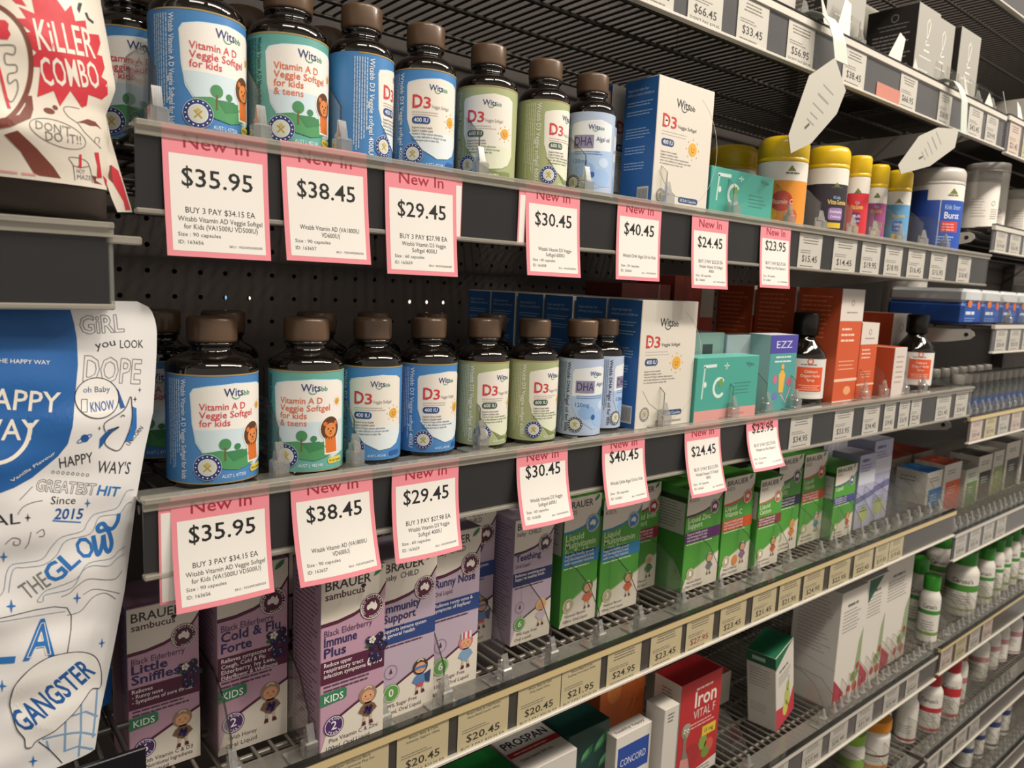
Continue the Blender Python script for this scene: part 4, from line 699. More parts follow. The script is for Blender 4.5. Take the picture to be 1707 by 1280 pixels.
for i in range(6): carton('%s tall white and blue carton on the lower bottle shelf, counted from the front' % ('front', 'second', 'third', 'fourth', 'fifth', 'rearmost')[i], 'carton', 430+(.8 if i % 2 else 0), 513+(.8 if i % 2 else 0), 18+46*i, ZB-3, 43, 121.5, group='white and blue cartons in a row on the lower bottle shelf', **WB)
def art_teal(a, w, h):
    a.line([(w*.10, h*.86), (w*.30, h*.87)], 3.2, '#cfe0dc', 1); a.line([(w*.12, h*.86), (w*.10, h*.36)], 2.4, '#b9d6d0', 1); a.ell(w*.14, h*.58, 2.4, 3, '#d7e6e2', 1)
    a.ring(w*.36, h*.52, 7.5, 11, '#d3e3de', 1, 24, 40, 320); a.ell(w*.38, h*.60, 3.5, 4.5, '#6d9a4c', 2, 14, -30)
    a.line([(w*.42, h*.86), (w*.50, h*.86)], 1.1, '#d7e6e2', 1); a.line([(w*.46, h*.91), (w*.46, h*.80)], 1.1, '#d7e6e2', 1)
    wits(a, w*.78, h*.84, 15, '#3d6a66', 1, '#3d6a66'); a.small(w*.6, h*.56, w*.3, 4, 3.6, 1.0, '#3f7d76', 1)
def art_teal_pink(a, w, h): a.rect(.4, .4, w-.8, h*.17, '#d79a94', 1); art_teal(a, w, h); a.text('30 sachets', w*.6, h*.06, w*.2, 0, 2.4, '#c8605a', 2, 0)
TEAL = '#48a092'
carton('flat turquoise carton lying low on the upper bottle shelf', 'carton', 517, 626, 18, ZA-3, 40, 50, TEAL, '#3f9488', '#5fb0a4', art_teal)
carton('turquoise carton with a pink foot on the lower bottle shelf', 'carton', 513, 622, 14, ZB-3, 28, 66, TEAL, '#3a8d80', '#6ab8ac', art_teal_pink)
def art_qr(a, w, h): a.rect(w*.35, h*.62, w*.3, h*.24, '#3a4a48', 1)
carton('pale teal carton standing behind the turquoise one, lower bottle shelf', 'carton', 545, 604, 48, ZB-3, 40, 88, '#8fb0a8', '#7fa098', '#b7cac4', art_qr)
def art_bluecard(a, w, h): a.rect(w*.62, h*.56, w*.26, h*.32, '#a86a44', 1); a.ring(w*.75, h*.72, 6, 8, '#c88a60', 2); a.small(w*.1, h*.3, w*.6, 4, 5, 1.4, '#8a98a8', 1)
carton('pale carton with a brown square beside the narrow purple-topped carton', 'carton', 606, 682, 46, ZB-3, 30, 85, '#a9bcc0', '#b8c4d8', '#c4d0d0', art_bluecard)
def art_ezz(a, w, h):
    a.rect(0, h*.76, w, h*.24, '#4a46a0', 1); a.text('EZZ', w*.5, h*.83, w*.58, 0, 8, '#d6d6ea', 2, 0, 'c'); a.small(w*.15, h*.70, w*.7, 2, 5, 1.8, '#cfe6e0', 2, 'c')
    a.poly([(w*.42, h*.24), (w*.58, h*.24), (w*.62, h*.48), (w*.5, h*.56), (w*.38, h*.48)], '#e0b048', 2); a.ell(w*.5, h*.58, 3, 3.4, '#e0b048', 2)
    a.ell(w*.25, h*.42, 4, 5, '#d0688a', 2); a.ell(w*.78, h*.38, 5, 5, '#c85a78', 2); a.ell(w*.3, h*.2, 6, 4, '#6a78b8', 2); a.line([(w*.5, h*.22), (w*.7, h*.1), (w*.85, h*.3)], 2, '#d8a0a0', 2)
carton('narrow teal carton with a purple top panel reading EZZ', 'carton', 652, 708, 20, ZB-3, 30, 87, '#4f9a98', '#9ec4c4', '#dcdce8', art_ezz)
OR = '#c8552c'
def art_orange(a, w, h):
    a.rect(0, h*.72, w, h*.28, '#d4ccc4', 1); a.ring(w*.5, h*.88, 2.6, 4, '#b08a80', 2, 16); a.small(w*.22, h*.79, w*.56, 1, 3, 1.6, '#9a8a84', 2, 'c')
    a.small(w*.12, h*.64, w*.6, 3, h*.05, h*.018, '#f0c8b4', 2); a.small(w*.12, h*.36, w*.7, 3, h*.035, h*.01, '#e6a888', 2); a.rect(0, h*.185, w, h*.025, '#e8c0a8', 2); a.ell(w*.6, h*.1, w*.16, h*.04, '#e0a070', 2); a.rect(0, 0, w, h*.012, '#e8ded4', 2)
def left_orange(a, d, h): a.small(d*.1, h*.92, d*.75, 10, h*.04, h*.012, '#e07a50', 1)
for i in range(3): carton('%s tall orange and white carton on the lower bottle shelf' % ('frontmost', 'second, behind the frontmost', 'rearmost')[i], 'carton', 803, 861, 21+62*i, ZB-3, 58, 143, OR, '#b04a26', '#dcd4cc', art_orange, left_orange, group='tall orange cartons on the lower bottle shelf')
carton('smaller orange and white carton beside the tallest orange one', 'carton', 863, 910, 21, ZB-3, 40, 101, OR, '#b04a26', '#dcd4cc', art_orange, left_orange)
carton('low orange carton with a white front left of the right syrup bottle', 'carton', 945, 982, 12, ZB-3, 62, 68, '#cfc4be', '#c2502c', '#b04a26', lambda a, w, h: a.small(w*.2, h*.8, w*.6, 6, 7, 1.6, '#a88a80', 1))
carton('taller orange carton behind the low one near the right syrup bottle', 'carton', 1080, 1140, 78, ZB-3, 60, 112, '#cfc6be', '#b84c28', '#a8482a', lambda a, w, h: a.ring(w*.5, h*.8, 5, 7, '#a88a80', 1))
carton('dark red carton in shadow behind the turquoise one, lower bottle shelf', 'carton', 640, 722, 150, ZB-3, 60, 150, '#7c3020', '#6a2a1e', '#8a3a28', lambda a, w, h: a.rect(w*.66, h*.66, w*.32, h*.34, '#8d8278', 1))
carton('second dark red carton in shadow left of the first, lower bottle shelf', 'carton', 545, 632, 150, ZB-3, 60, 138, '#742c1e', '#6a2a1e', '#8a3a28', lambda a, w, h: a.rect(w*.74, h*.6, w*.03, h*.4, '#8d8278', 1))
def syrup(x, y, label):
    t = thing('syrup_bottle', label, 'bottle', (x, y, ZB-3)); r = 27; g = MB()
    g.lathe([(r-3, 0), (r-.5, 1.5), (r-.1, 4), (r-.1, 58), (r*.93, 64), (r*.7, 72), (15, 77), (12.5, 80), (12.5, 84)], 'bottle_glass', 48); g.build('glass_body', t)
    c = MB(); c.lathe([(14, 84), (15, 84.6), (15, 110), (13.6, 112), (0, 112)], '#15130f:.3', 80, (1, 2, .2)); c.build('cap', t)
    b = MB(); b.lathe([(r+.2, 7), (r+.2, 56)], '#d9d5d0', 56, caps=False)
    a = Art(); a.rect(-7, 9, 34, 30, '#dd5428', 1); a.rect(-40, 1, 67, 4, '#e6e2dc', 1); a.ring(8, 46, 2.5, 4, '#cc5a40', 1); a.small(-3, 41.5, 24, 1, 3, 1.2, '#5a5450', 1)
    for i, (tx, w) in enumerate((('Children\'s', 17), ('Organic Herbal', 25), ('Syrup', 10))): a.text(tx, 10, 32-5.2*i, w, 0, 3.4, '#f2dcd0', 2, 1, 'c')
    a.small(-4, 16, 28, 3, 2.6, .9, '#f0c0a8', 2, 'c'); a.small(-34, 40, 20, 9, 3.4, .9, '#a8a29c', 1)
    a.lay(b, lambda u, v, l: on_round(r+.2, 3-bearing(x, y))(u, v+7, l), 3); b.build('paper_label', t)
syrup(776, 50, 'dark syrup bottle with a white and orange label before the tall orange cartons'); syrup(1098, 50, 'dark syrup bottle with an orange label panel far right on the lower bottle shelf')
# ---------------------------------------------------------------- tubs and jars
def jar(name, x, y, z, r, h, zl, lidc, bands, art, label, group=None, face=0, lid_round=True, cat='jar'):
    t = thing(name, label, cat, (x, y, z), (0, 0, 0), group); n = 48
    b = MB(); b.lathe([(r-2, 0), (r-.3, 1), (r-.3, zl)], '#ddd8cf:.3', n)
    b.build('tub', t)
    l = MB(); rr = r+.2; k = min(9, r*.4)
    l.lathe([(rr-.4, zl-.5), (rr, zl), (rr, zl+3.2), (rr-.35, zl+3.5), (rr-.35, zl+4.2), (rr, zl+4.6)] + ([(rr-.1, h-k), (rr-k*.12, h-k*.6), (rr-k*.4, h-k*.22), (rr-k*.9, h-.6)] if lid_round else [(rr, h-2), (rr-1, h-.4)]) + [(0, h)], lidc + ':.3', n); l.build('lid', t)
    s = MB(); s.lathe([(r+.05, 1.5), (r+.05, zl-1.5)], '#e6e1d8:.35', n, caps=False)
    a = Art()
    for v0, v1, c, u0, u1 in bands: a.rect(u0*r, v0, (u1-u0)*r, v1-v0, c, 1)
    if art: art(a, r)
    a.lay(s, on_round(r+.1, face-bearing(x, y)), 3); s.build('paper_label', t)
    return t
GJ = 'lidded gummy jars on the upper bottle shelf'
YL = '#dcb81e'
def gum(words, tcol, box=None, boxc='#8a5aa8', extra=None, u=6):
    def f(a, r):
        a.poly([(u+r*.25-3, 56), (u+r*.25, 61), (u+r*.25+4, 56)], '#6a7a2a', 2); a.small(u, 54.6, r*.7, 1, 2, 1.2, '#4a5a3a', 2)
        a.text('Kids', u+r*.15, 42, r*.36, 0, 3.4, '#8ec0d8', 3, 1); a.text('Vita', u-3, 36, r*.42, 0, 5, tcol, 3, 2); a.text('Gummies', u-3+r*.45, 36, r*.6, 0, 5, tcol, 3, 2)
        if box: a.rrect(u-1, 18, r*.75, 14, 3, boxc, 2); a.text(words[0], u+r*.35, 26, r*.62, 0, 3.6, '#efe6ee', 3, 1, 'c'); a.text(words[1], u+r*.35, 20.5, r*.55, 0, 3, '#efe6ee', 3, 1, 'c')
        a.rect(u-1, 9, r*.7, 6, '#d8b838', 2)
    return f
jar('gummy_jar', 672, 38, ZA-3, 27, 101, 73, YL, [(3, 52, '#e0912e', -1.2, 1.4)], lambda a, r: (a.ell(2, 30, 12, 11, '#c83c2c', 2), a.ell(-10, 16, 8, 7, '#e8b030', 2), a.text('Vitamin C', -10, 27, 24, 0, 5, '#f0d8c8', 3, 1), a.ell(14, 14, 7, 8, '#d0582c', 2), a.poly([(6, 62), (10, 68), (15, 62)], '#6a7a2a', 2), a.small(4, 59, 16, 1, 2, 1.6, '#5a5a4a', 2)), 'yellow-lidded jar with an orange fruit label beside the turquoise carton', GJ)
jar('gummy_jar', 764, 35, ZA-3, 24, 104, 78, YL, [(3, 59, '#2c2430', -1.4, 1.4)], gum(('Immune', 'Defence'), '#e8c87a', 1, '#9a78b0'), 'yellow-lidded jar with a black label', GJ)
jar('gummy_jar', 819, 24, ZA-3, 13.5, 101, 75, YL, [(3, 55, '#cf3038', -1.4, 1.4)], gum(('Multi', 'vitamin'), '#ecd070', 1, '#6a2a6a', u=-3), 'slim yellow-lidded jar with a red label', GJ)
jar('gummy_jar', 868, 24, ZA-3, 13, 97, 68, YL, [(3, 48, '#94457a', -1.4, 1.4), (12, 26, '#7f8a58', 0, .9)], gum(('Veg', 'gies'), '#d8a050', u=-2), 'slim yellow-lidded jar with a purple and green label', GJ)
jar('gummy_jar', 937, 28, ZA-3, 16, 99, 71, YL, [(3, 53, '#5f9cc8', -1.4, 1.4)], gum(('Calcium', '+ Vit D'), '#e0c060', 1, '#2a5aa8', u=-2), 'yellow-lidded jar with a light blue label', GJ)
jar('gummy_jar', 1104, 46, ZA-3, 35, 123, 98, '#bdb8b0', [(3, 75, '#25499c', -1.5, .15), (3, 75, '#2650ac', .18, 1.5), (75, 90, '#22458e', -1.5, -.35)], lambda a, r: (a.text('Kids Smart', 12, 62, 26, 0, 6.4, '#a8c4e8', 2, 1), a.text('Burst', 12, 49, 24, 0, 9, '#e6ecf4', 2, 1), a.rect(9, 30, 26, 15, '#c8403e', 2), a.small(11, 40, 20, 3, 4, 1.6, '#e8a8a0', 3), a.small(4, 22, 28, 3, 4, 1.6, '#9ab8e0', 2), a.poly([(16, 84), (22, 92), (29, 84)], '#6a7a2a', 2), a.small(14, 81, 18, 1, 2, 1.8, '#5a5a4a', 2)), 'large white-lidded jar with a blue label at the right end, upper bottle shelf', GJ)
jar('gummy_jar', 678, 108, ZA-3, 28, 100, 72, YL, [(3, 52, '#e0912e', -1.4, 1.4)], None, 'yellow-lidded jar in the rear rank above the turquoise carton', GJ)
jar('gummy_jar', 770, 98, ZA-3, 24, 100, 75, YL, [(3, 52, '#2c2430', -1.4, 1.4)], None, 'yellow-lidded jar in the rear rank behind the black-labelled jar', GJ)
def art_tub(a, r): a.ring(14, 44, 3, 4, '#9a958e', 2); a.small(10, 34, 16, 5, 3.6, 1.2, '#9a958e', 2); a.small(-20, 50, 22, 7, 4.5, 1, '#aaa59e', 2)
for x, y, r, h, lb in ((1296, 58, 29, 96, 'front white tub with a flat lid at the right end of the upper shelves'), (1420, 92, 34, 128, 'taller white tub behind the front white tub'), (1500, 60, 28, 90, 'white tub cut by the right edge of the photo, beside the two others')): jar('white_tub', x, y, 138, r, h, h-17, '#bab6b0', [], art_tub, lb, 'white tubs in the right bay', 20, False, 'tub')
# ---------------------------------------------------------------- syrup cartons on the cream-fronted shelf
MAROON, NAVY = '#54203a', '#26305e'
def roundel(a, u, v, r, c, l=3):
    a.ell(u, v, r, r, c, l, 28); a.ring(u, v, r*.90, r*.96, '#e6dfd8', l+1, 28)
    a.arc_text('AUSTRALIAN', u, v, r*.68, 40, 17, r*.2, '#e6dfd8', l+1); a.arc_text('OWNED', u, v, r*.68, 178, 17, r*.2, '#e6dfd8', l+1); a.arc_text('MADE', u, v, r*.68, -75, 17, r*.2, '#e6dfd8', l+1, 1, True)
    q = [(-.42, .02), (-.36, .18), (-.2, .22), (-.12, .36), (.05, .38), (.08, .26), (.18, .24), (.24, .42), (.32, .2), (.42, .02), (.38, -.16), (.28, -.3), (.12, -.28), (.02, -.14), (-.14, -.12), (-.3, -.2), (-.38, -.16)]
    a.poly([(u+r*x*1.05, v+r*y*1.05) for x, y in q], '#e6dfd8', l+1)
def leaf(a, u, v, s, c='#3f7a55', l=3): a.poly([(u, v), (u+s*.2, v+s*.5), (u+s*.6, v+s*.85), (u+s*1.1, v+s), (u+s*1.0, v+s*.5), (u+s*.6, v+s*.15), (u+s*.2, v)], c, l)
def berries(a, u, v, s, l=4):
    R = random.Random(3); a.poly([(u-7*s, v+1*s), (u-2*s, v+5*s), (u+1*s, v+2*s), (u-2*s, v-1*s)], '#2f5a3a', l)
    for i in range(17): x, y = u+R.uniform(-4.5, 5.5)*s, v+R.uniform(-8, 7)*s; a.ell(x, y, 2.2*s, 2.2*s, ('#231a3a', '#2e2348', '#1a1430')[i % 3], l+1+i*.3, 10); a.ell(x-.6*s, y+.7*s, .5*s, .5*s, '#8a86b0', l+1.2+i*.3, 6)
    for i in range(5): t = 2*math.pi*i/5; a.ell(u-2.5*s+1.3*s*math.cos(t), v+4.5*s+1.3*s*math.sin(t), 1*s, 1*s, '#e8e2d4', l+8, 8)
def child(a, u, v, s, hood, body, extra=None, l=4, foot='#5a2430'):
    """small printed figure: hooded round head, body, two legs"""
    a.ell(u, v, 7.2*s, 6.8*s, hood, l, 20); a.ell(u, v-1*s, 5.2*s, 4.6*s, '#dba47c', l+1, 18); a.ring(u, v+3*s, 2.6*s, 3.8*s, '#d8c4a4', l+1, 10, 30, 150)
    for d in (-2, 2): a.ell(u+d*s, v-.6*s, .5*s, .6*s, '#3a221a', l+2, 8); a.ell(u+d*1.5*s, v-2.2*s, .8*s, .5*s, '#d48068', l+2, 8)
    a.ring(u, v-2.4*s, 1*s, 1.3*s, '#6a3020', l+2, 8, 200, 340)
    a.ell(u, v-11*s, 5.2*s, 6*s, body, l, 18)
    for d in (-1, 1): a.line([(u+d*4*s, v-8*s), (u+d*6.5*s, v-11.5*s), (u+d*3*s, v-13.5*s)], 2.2*s, body, l+1); a.line([(u+d*2.4*s, v-16*s), (u+d*2.8*s, v-20*s)], 2*s, '#c9b49a', l+1); a.poly([(u+d*1.6*s, v-20*s), (u+d*3.8*s, v-20*s), (u+d*4.8*s, v-23*s), (u+d*1.4*s, v-23*s)], foot, l+1)
    if extra: extra(a, u, v, s, l+3)
def grapes(a, u, v, s, l):
    for x, y in ((0, -11), (2, -12), (-2, -12.5), (1, -14), (-1, -9.5), (2.4, -9.8)): a.ell(u+x*s, v+y*s, 1.5*s, 1.5*s, '#2c1f55', l, 8)
def sweep(h, f0): return [(0, h*f0), (.25, h*(f0+.004)), (.5, h*(f0+.022)), (.72, h*(f0+.055)), (.9, h*(f0+.10)), (1.0, h*(f0+.155))]
def brauer(base, word, names, band, bandc, rc, low, kids=True, badge='2', fig=('#9a7f68', '#7a5a44'), extra=grapes, sub=None, pct=False):
    def f(a, w, h):
        k = h/131; S = [(u*w, v) for u, v in sweep(h, .745)]
        a.poly(S + [(w, h-.4), (0.2, h-.4)], '#ddd5c8', 1); a.poly([(u, v-2.6*k) for u, v in S] + S[::-1], rc, 2)
        a.text('BRAUER', w*.06, h*.918, w*.70, 0, 6.6*k, '#3a3236', 3, 1); leaf(a, w*.80, h*.945, 6.5*k)
        if word == 'sambucus': a.text('sambucus', w*.06, h*.868, w*.60, 0, 5.0*k, '#4a2a3a', 3, 1); a.ell(w*.64, h*.905, 2*k, 1.4*k, '#2a1a30', 3, 10)
        elif word == 'kids': a.text('KIDS', w*.06, h*.868, w*.26, 0, 4.6*k, '#7a736c', 3, 0)
        else: a.text('baby  CHILD', w*.06, h*.868, w*.60, 0, 4.4*k, '#4a4046', 3, 0)
        roundel(a, w*.78, h*.775, 9.4*k, rc, 4)
        y = h*.672
        if sub: a.text(sub, w*.05, y, w*.74, 0, 4.4*k, '#5a3a62', 3, 0); y -= 7.2*k
        col = '#2f2a60' if word != 'kids' else '#cfe6b4'
        for nm in names: a.text(nm, w*.05, y, min(w*.84, len(nm)*4.1*k), 0, 6.5*k, col, 3, 2); y -= 7.9*k
        if word == 'baby': a.text('Oral Liquid', w*.05, y+1*k, w*.36, 0, 3.6*k, '#5a4a6a', 3, 0)
        b1 = .535 if sub else .58; b0 = .41 if sub else .475
        a.rect(0, h*b0, w, h*(b1-b0), bandc, 3)
        for i, t in enumerate(band): a.text(t, w*.05, h*b1-(4.0+4.0*i)*k, min(w*.84, len(t)*1.75*k), 0, 2.9*k, '#e9e2e4', 4, 1)
        if pct: a.text('66%', w*.72, h*.445, w*.24, 0, 6*k, '#f0eaec', 5, 1)
        a.small(w*.05, h*b0-2.6*k, w*.8, 2 if sub else 1, 3.0*k, 1.2*k, '#5a3a52' if word != 'kids' else '#d8ecc0', 3, rnd=random.Random(5))
        T = [(0, h*.02), (w*.1, h*.13), (w*.26, h*.20), (w*.55, h*.25), (w, h*.32)]
        a.poly([(0, .3), (w, .3)] + T[::-1], '#ddd5c8', 2); a.line([(q[0], q[1]) for q in T[1:]], 1.9*k, rc if word != 'kids' else '#6fae4a', 3)
        if kids: a.poly([(0, h*.29), (w*.36, h*.30), (w*.40, h*.31), (w*.40, h*.355), (w*.37, h*.365), (0, h*.36)], '#33805a', 4); a.text('KIDS', w*.06, h*.306, w*.29, 0, 5.0*k, '#eef2ec', 5, 1)
        bc = '#4a2a66' if sub else ('#5f9a4a' if word == 'baby' else '#b3a983')
        a.ell(w*.21, h*.165, 7.6*k, 7.6*k, bc, 5, 26); a.ring(w*.21, h*.165, 6.4*k, 6.9*k, '#e6e0dc', 6, 26); a.text(badge, w*.21, h*.145, 4.2*k if len(badge) == 1 else 8*k, 0, 6*k, '#f2eef0', 6, 1, 'c')
        if sub: a.arc_text('FROM', w*.21, h*.165, 4.4*k, 90, 24, 1.7*k, '#efeaf0', 6); a.arc_text('YEARS', w*.21, h*.165, 4.4*k, -90, 22, 1.7*k, '#efeaf0', 6, 1, True)
        if word == 'baby': a.ring(w*.2, h*.30, 5.4*k, 5.8*k, '#8a6a92', 4, 20); a.poly([(w*.2-1.4*k, h*.29), (w*.2+1.4*k, h*.29), (w*.2, h*.325)], '#5a2a48', 4)
        if sub: berries(a, w*.85, h*.545, 1.25*k, 6)
        child(a, w*.74, h*.275, .98*k, *fig, extra=extra, l=6)
        for i, t in enumerate(low): a.text(t, w*(.14, .10, .1)[i], h*.072-(5.4 if len(low) < 3 else 4.4)*k*i, min(w*.78, len(t)*1.95*k), 0, 3.0*k, '#4a4048', 4, 0)
    return f
def left_print(col):
    def f(a, d, h): a.small(d*.1, h*.93, d*.8, 34, h*.025, h*.0085, col, 1, rnd=random.Random(2))
    return f
LIL, LAV, GRN = '#bd97ab', '#b8a7b8', '#4f9a3a'
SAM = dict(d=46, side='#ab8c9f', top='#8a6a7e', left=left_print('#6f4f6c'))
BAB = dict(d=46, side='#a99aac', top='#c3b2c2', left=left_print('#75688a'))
GP = 'purple children\'s syrup cartons'
zc = ZC-3
kinds = {
 'sn': brauer(LIL, 'sambucus', ['Little', 'Sniffles'], ['Relieves', '- Runny nose', '- Symptoms of sore throat'], MAROON, MAROON, ['With Vitamin C & D3', 'No Nutritional Ingredients', 'Oral Liquid'], badge='6', sub='Black Elderberry'),
 'cf': brauer(LIL, 'sambucus', ['Cold & Flu', 'Forte'], ['Relieves symptoms of', 'Cough, Cold & Flu', 'Elderberry, Ivy Leaf,', 'Elderflower & Wellmune'], MAROON, MAROON, ['With Honey', 'Oral Liquid'], sub='Black Elderberry'),
 'ip': brauer(LIL, 'sambucus', ['Immune', 'Plus'], ['Reduce upper', 'respiratory tract', 'infection symptoms by'], MAROON, MAROON, ['Plus Vitamin C & Zinc', '100mL Oral Liquid'], sub='Black Elderberry', pct=True),
 'im': brauer(LAV, 'baby', ['Immunity', 'Support'], ['Supports immune system', '& general health'], '#2c4480', MAROON, ['99% Sugar Free', '100mL Oral Liquid'], kids=False, badge='0', fig=('#4a3428', '#5a7fb0'), extra=lambda a, u, v, s, l: (a.poly([(u-6*s, v+.6*s), (u+6*s, v+.6*s), (u+5*s, v-2*s), (u+1*s, v-1.4*s), (u-1*s, v-1.4*s), (u-5*s, v-2*s)], '#4a7ab0', l), a.poly([(u+4*s, v-7*s), (u+10*s, v-5*s), (u+9*s, v-16*s), (u+5*s, v-14*s)], '#2c3f70', l), a.rect(u-3*s, v-17*s, 6*s, 3*s, '#c84a5a', l))),
 'rn': brauer(LAV, 'baby', ['Runny Nose'], ['Relieves runny nose &', 'symptoms of hayfever'], '#2c4480', MAROON, ['99% Sugar Free', '100mL Oral Liquid'], kids=False, badge='6', fig=('#c87888', '#7fa0c0'), extra=lambda a, u, v, s, l: (a.rect(u-5*s, v+3*s, 10*s, 6*s, '#e0d8d8', l), a.rect(u-3.6*s, v+3*s, 2*s, 6*s, '#c8586a', l+1), a.rect(u+1*s, v+3*s, 2*s, 6*s, '#c8586a', l+1))),
 'te': brauer(LAV, 'baby', ['Teething'], ['Relieves teething pain,', 'Supports healthy teeth'], NAVY, '#4a2440', ['99% Sugar Free', 'Oral Liquid'], kids=False, badge='6', fig=('#d8b070', '#c8b8c8'), extra=None)}
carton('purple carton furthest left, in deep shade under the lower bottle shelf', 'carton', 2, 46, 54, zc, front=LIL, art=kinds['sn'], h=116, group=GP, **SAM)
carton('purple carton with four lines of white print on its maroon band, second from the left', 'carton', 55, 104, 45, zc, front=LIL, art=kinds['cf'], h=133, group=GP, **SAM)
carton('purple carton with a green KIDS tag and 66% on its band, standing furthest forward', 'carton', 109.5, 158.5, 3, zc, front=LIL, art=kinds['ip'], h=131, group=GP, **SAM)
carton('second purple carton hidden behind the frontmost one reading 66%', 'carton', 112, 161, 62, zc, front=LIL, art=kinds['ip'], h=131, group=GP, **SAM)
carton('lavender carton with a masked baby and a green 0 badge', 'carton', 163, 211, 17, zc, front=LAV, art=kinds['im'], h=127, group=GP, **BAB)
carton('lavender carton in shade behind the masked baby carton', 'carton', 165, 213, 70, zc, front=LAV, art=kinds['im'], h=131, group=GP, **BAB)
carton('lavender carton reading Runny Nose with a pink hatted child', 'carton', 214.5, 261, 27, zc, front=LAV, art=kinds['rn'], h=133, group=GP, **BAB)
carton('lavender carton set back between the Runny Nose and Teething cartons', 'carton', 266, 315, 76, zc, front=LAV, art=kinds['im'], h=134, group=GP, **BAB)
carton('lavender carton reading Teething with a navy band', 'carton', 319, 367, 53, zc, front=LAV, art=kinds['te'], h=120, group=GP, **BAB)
GG = 'green children\'s syrup cartons'
def fruitkid(h1, b1): return (h1, b1)
def green(rc, band, names=('Liquid', 'Multivitamin', 'for Toddlers'), fig=('#3f7a3a', '#c85a32'), badge='1', extra=None): return brauer(GRN, 'kids', list(names), ['Supports healthy growth', 'and development in kids', 'with essential vitamins'], band, rc, ['Natural flavour', '100mL Oral Liquid'], kids=False, badge=badge, fig=fig, extra=extra)
def left_green(a, d, h): a.rect(d*.05, h*.56, d*.9, h*.30, '#b9bcb2', 1); a.small(d*.1, h*.83, d*.8, 9, h*.028, h*.009, '#7a7f76', 2, rnd=random.Random(4)); a.rect(0, h*.865, d, h*.05, '#173a16', 1)
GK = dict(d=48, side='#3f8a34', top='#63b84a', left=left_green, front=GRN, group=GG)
BL = '#2f7fb0'
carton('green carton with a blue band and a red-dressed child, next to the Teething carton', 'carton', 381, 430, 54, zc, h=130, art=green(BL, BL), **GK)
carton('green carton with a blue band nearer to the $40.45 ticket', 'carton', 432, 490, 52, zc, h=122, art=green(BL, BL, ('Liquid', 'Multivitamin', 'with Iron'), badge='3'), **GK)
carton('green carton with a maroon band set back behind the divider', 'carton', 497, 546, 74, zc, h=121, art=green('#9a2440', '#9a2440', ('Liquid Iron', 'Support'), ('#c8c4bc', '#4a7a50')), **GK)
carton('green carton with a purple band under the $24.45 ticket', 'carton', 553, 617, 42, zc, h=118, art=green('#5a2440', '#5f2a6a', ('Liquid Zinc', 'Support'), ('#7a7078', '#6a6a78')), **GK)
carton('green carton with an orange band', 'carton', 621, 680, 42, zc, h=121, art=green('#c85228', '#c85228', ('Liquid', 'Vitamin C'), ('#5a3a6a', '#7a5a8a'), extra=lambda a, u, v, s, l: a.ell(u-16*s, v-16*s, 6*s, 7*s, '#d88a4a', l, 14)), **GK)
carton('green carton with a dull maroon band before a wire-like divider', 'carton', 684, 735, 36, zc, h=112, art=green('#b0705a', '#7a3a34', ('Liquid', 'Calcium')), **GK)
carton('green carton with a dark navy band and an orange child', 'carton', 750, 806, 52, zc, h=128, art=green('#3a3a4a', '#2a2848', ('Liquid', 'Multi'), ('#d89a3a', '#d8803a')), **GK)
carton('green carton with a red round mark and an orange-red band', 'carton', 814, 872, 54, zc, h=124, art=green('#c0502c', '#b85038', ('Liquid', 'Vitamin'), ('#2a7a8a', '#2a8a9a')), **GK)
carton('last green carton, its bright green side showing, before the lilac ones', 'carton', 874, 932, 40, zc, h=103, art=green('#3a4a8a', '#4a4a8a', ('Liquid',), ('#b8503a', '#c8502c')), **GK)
def art_lilac(a, w, h):
    a.rect(0, h*.6, w, h*.18, '#c6c8d6', 1); a.small(w*.14, h*.9, w*.6, 1, 6, 4.5, '#55528a', 2); a.small(w*.1, h*.85, w*.7, 3, 4.4, 1.6, '#7a7a9c', 2)
    a.poly([(0, h*.35), (w, h*.42), (w, h*.5), (0, h*.43)], '#6a6a98', 2); a.ell(w*.5, h*.18, w*.25, h*.1, '#aab46a', 2); a.small(w*.12, h*.3, w*.7, 3, 4, 1.4, '#8a8aa8', 2)
LP = dict(d=42, front='#a9aac4', side='#9fa4bc', top='#b8bacc', art=art_lilac)
carton('left lilac carton at the right end of the cream-fronted shelf', 'carton', 948, 998, 44, zc, h=110, **LP)
carton('right taller lilac carton at the end of the cream-fronted shelf', 'carton', 1003, 1062, 50, zc, h=124, **LP)
carton('pale carton with dark letters behind the lilac cartons', 'carton', 965, 1075, 108, zc, 40, 138, '#b8b6c0', '#9a98a4', None, lambda a, w, h: (a.text('EN', w*.05, h*.90, w*.2, 0, 9, '#2a2a5a', 1, 1), a.small(w*.34, h*.9, w*.5, 1, 6, 6, '#8a8894', 1), a.rect(w*.94, 0, w*.06, h*.7, '#b8c24a', 1)))
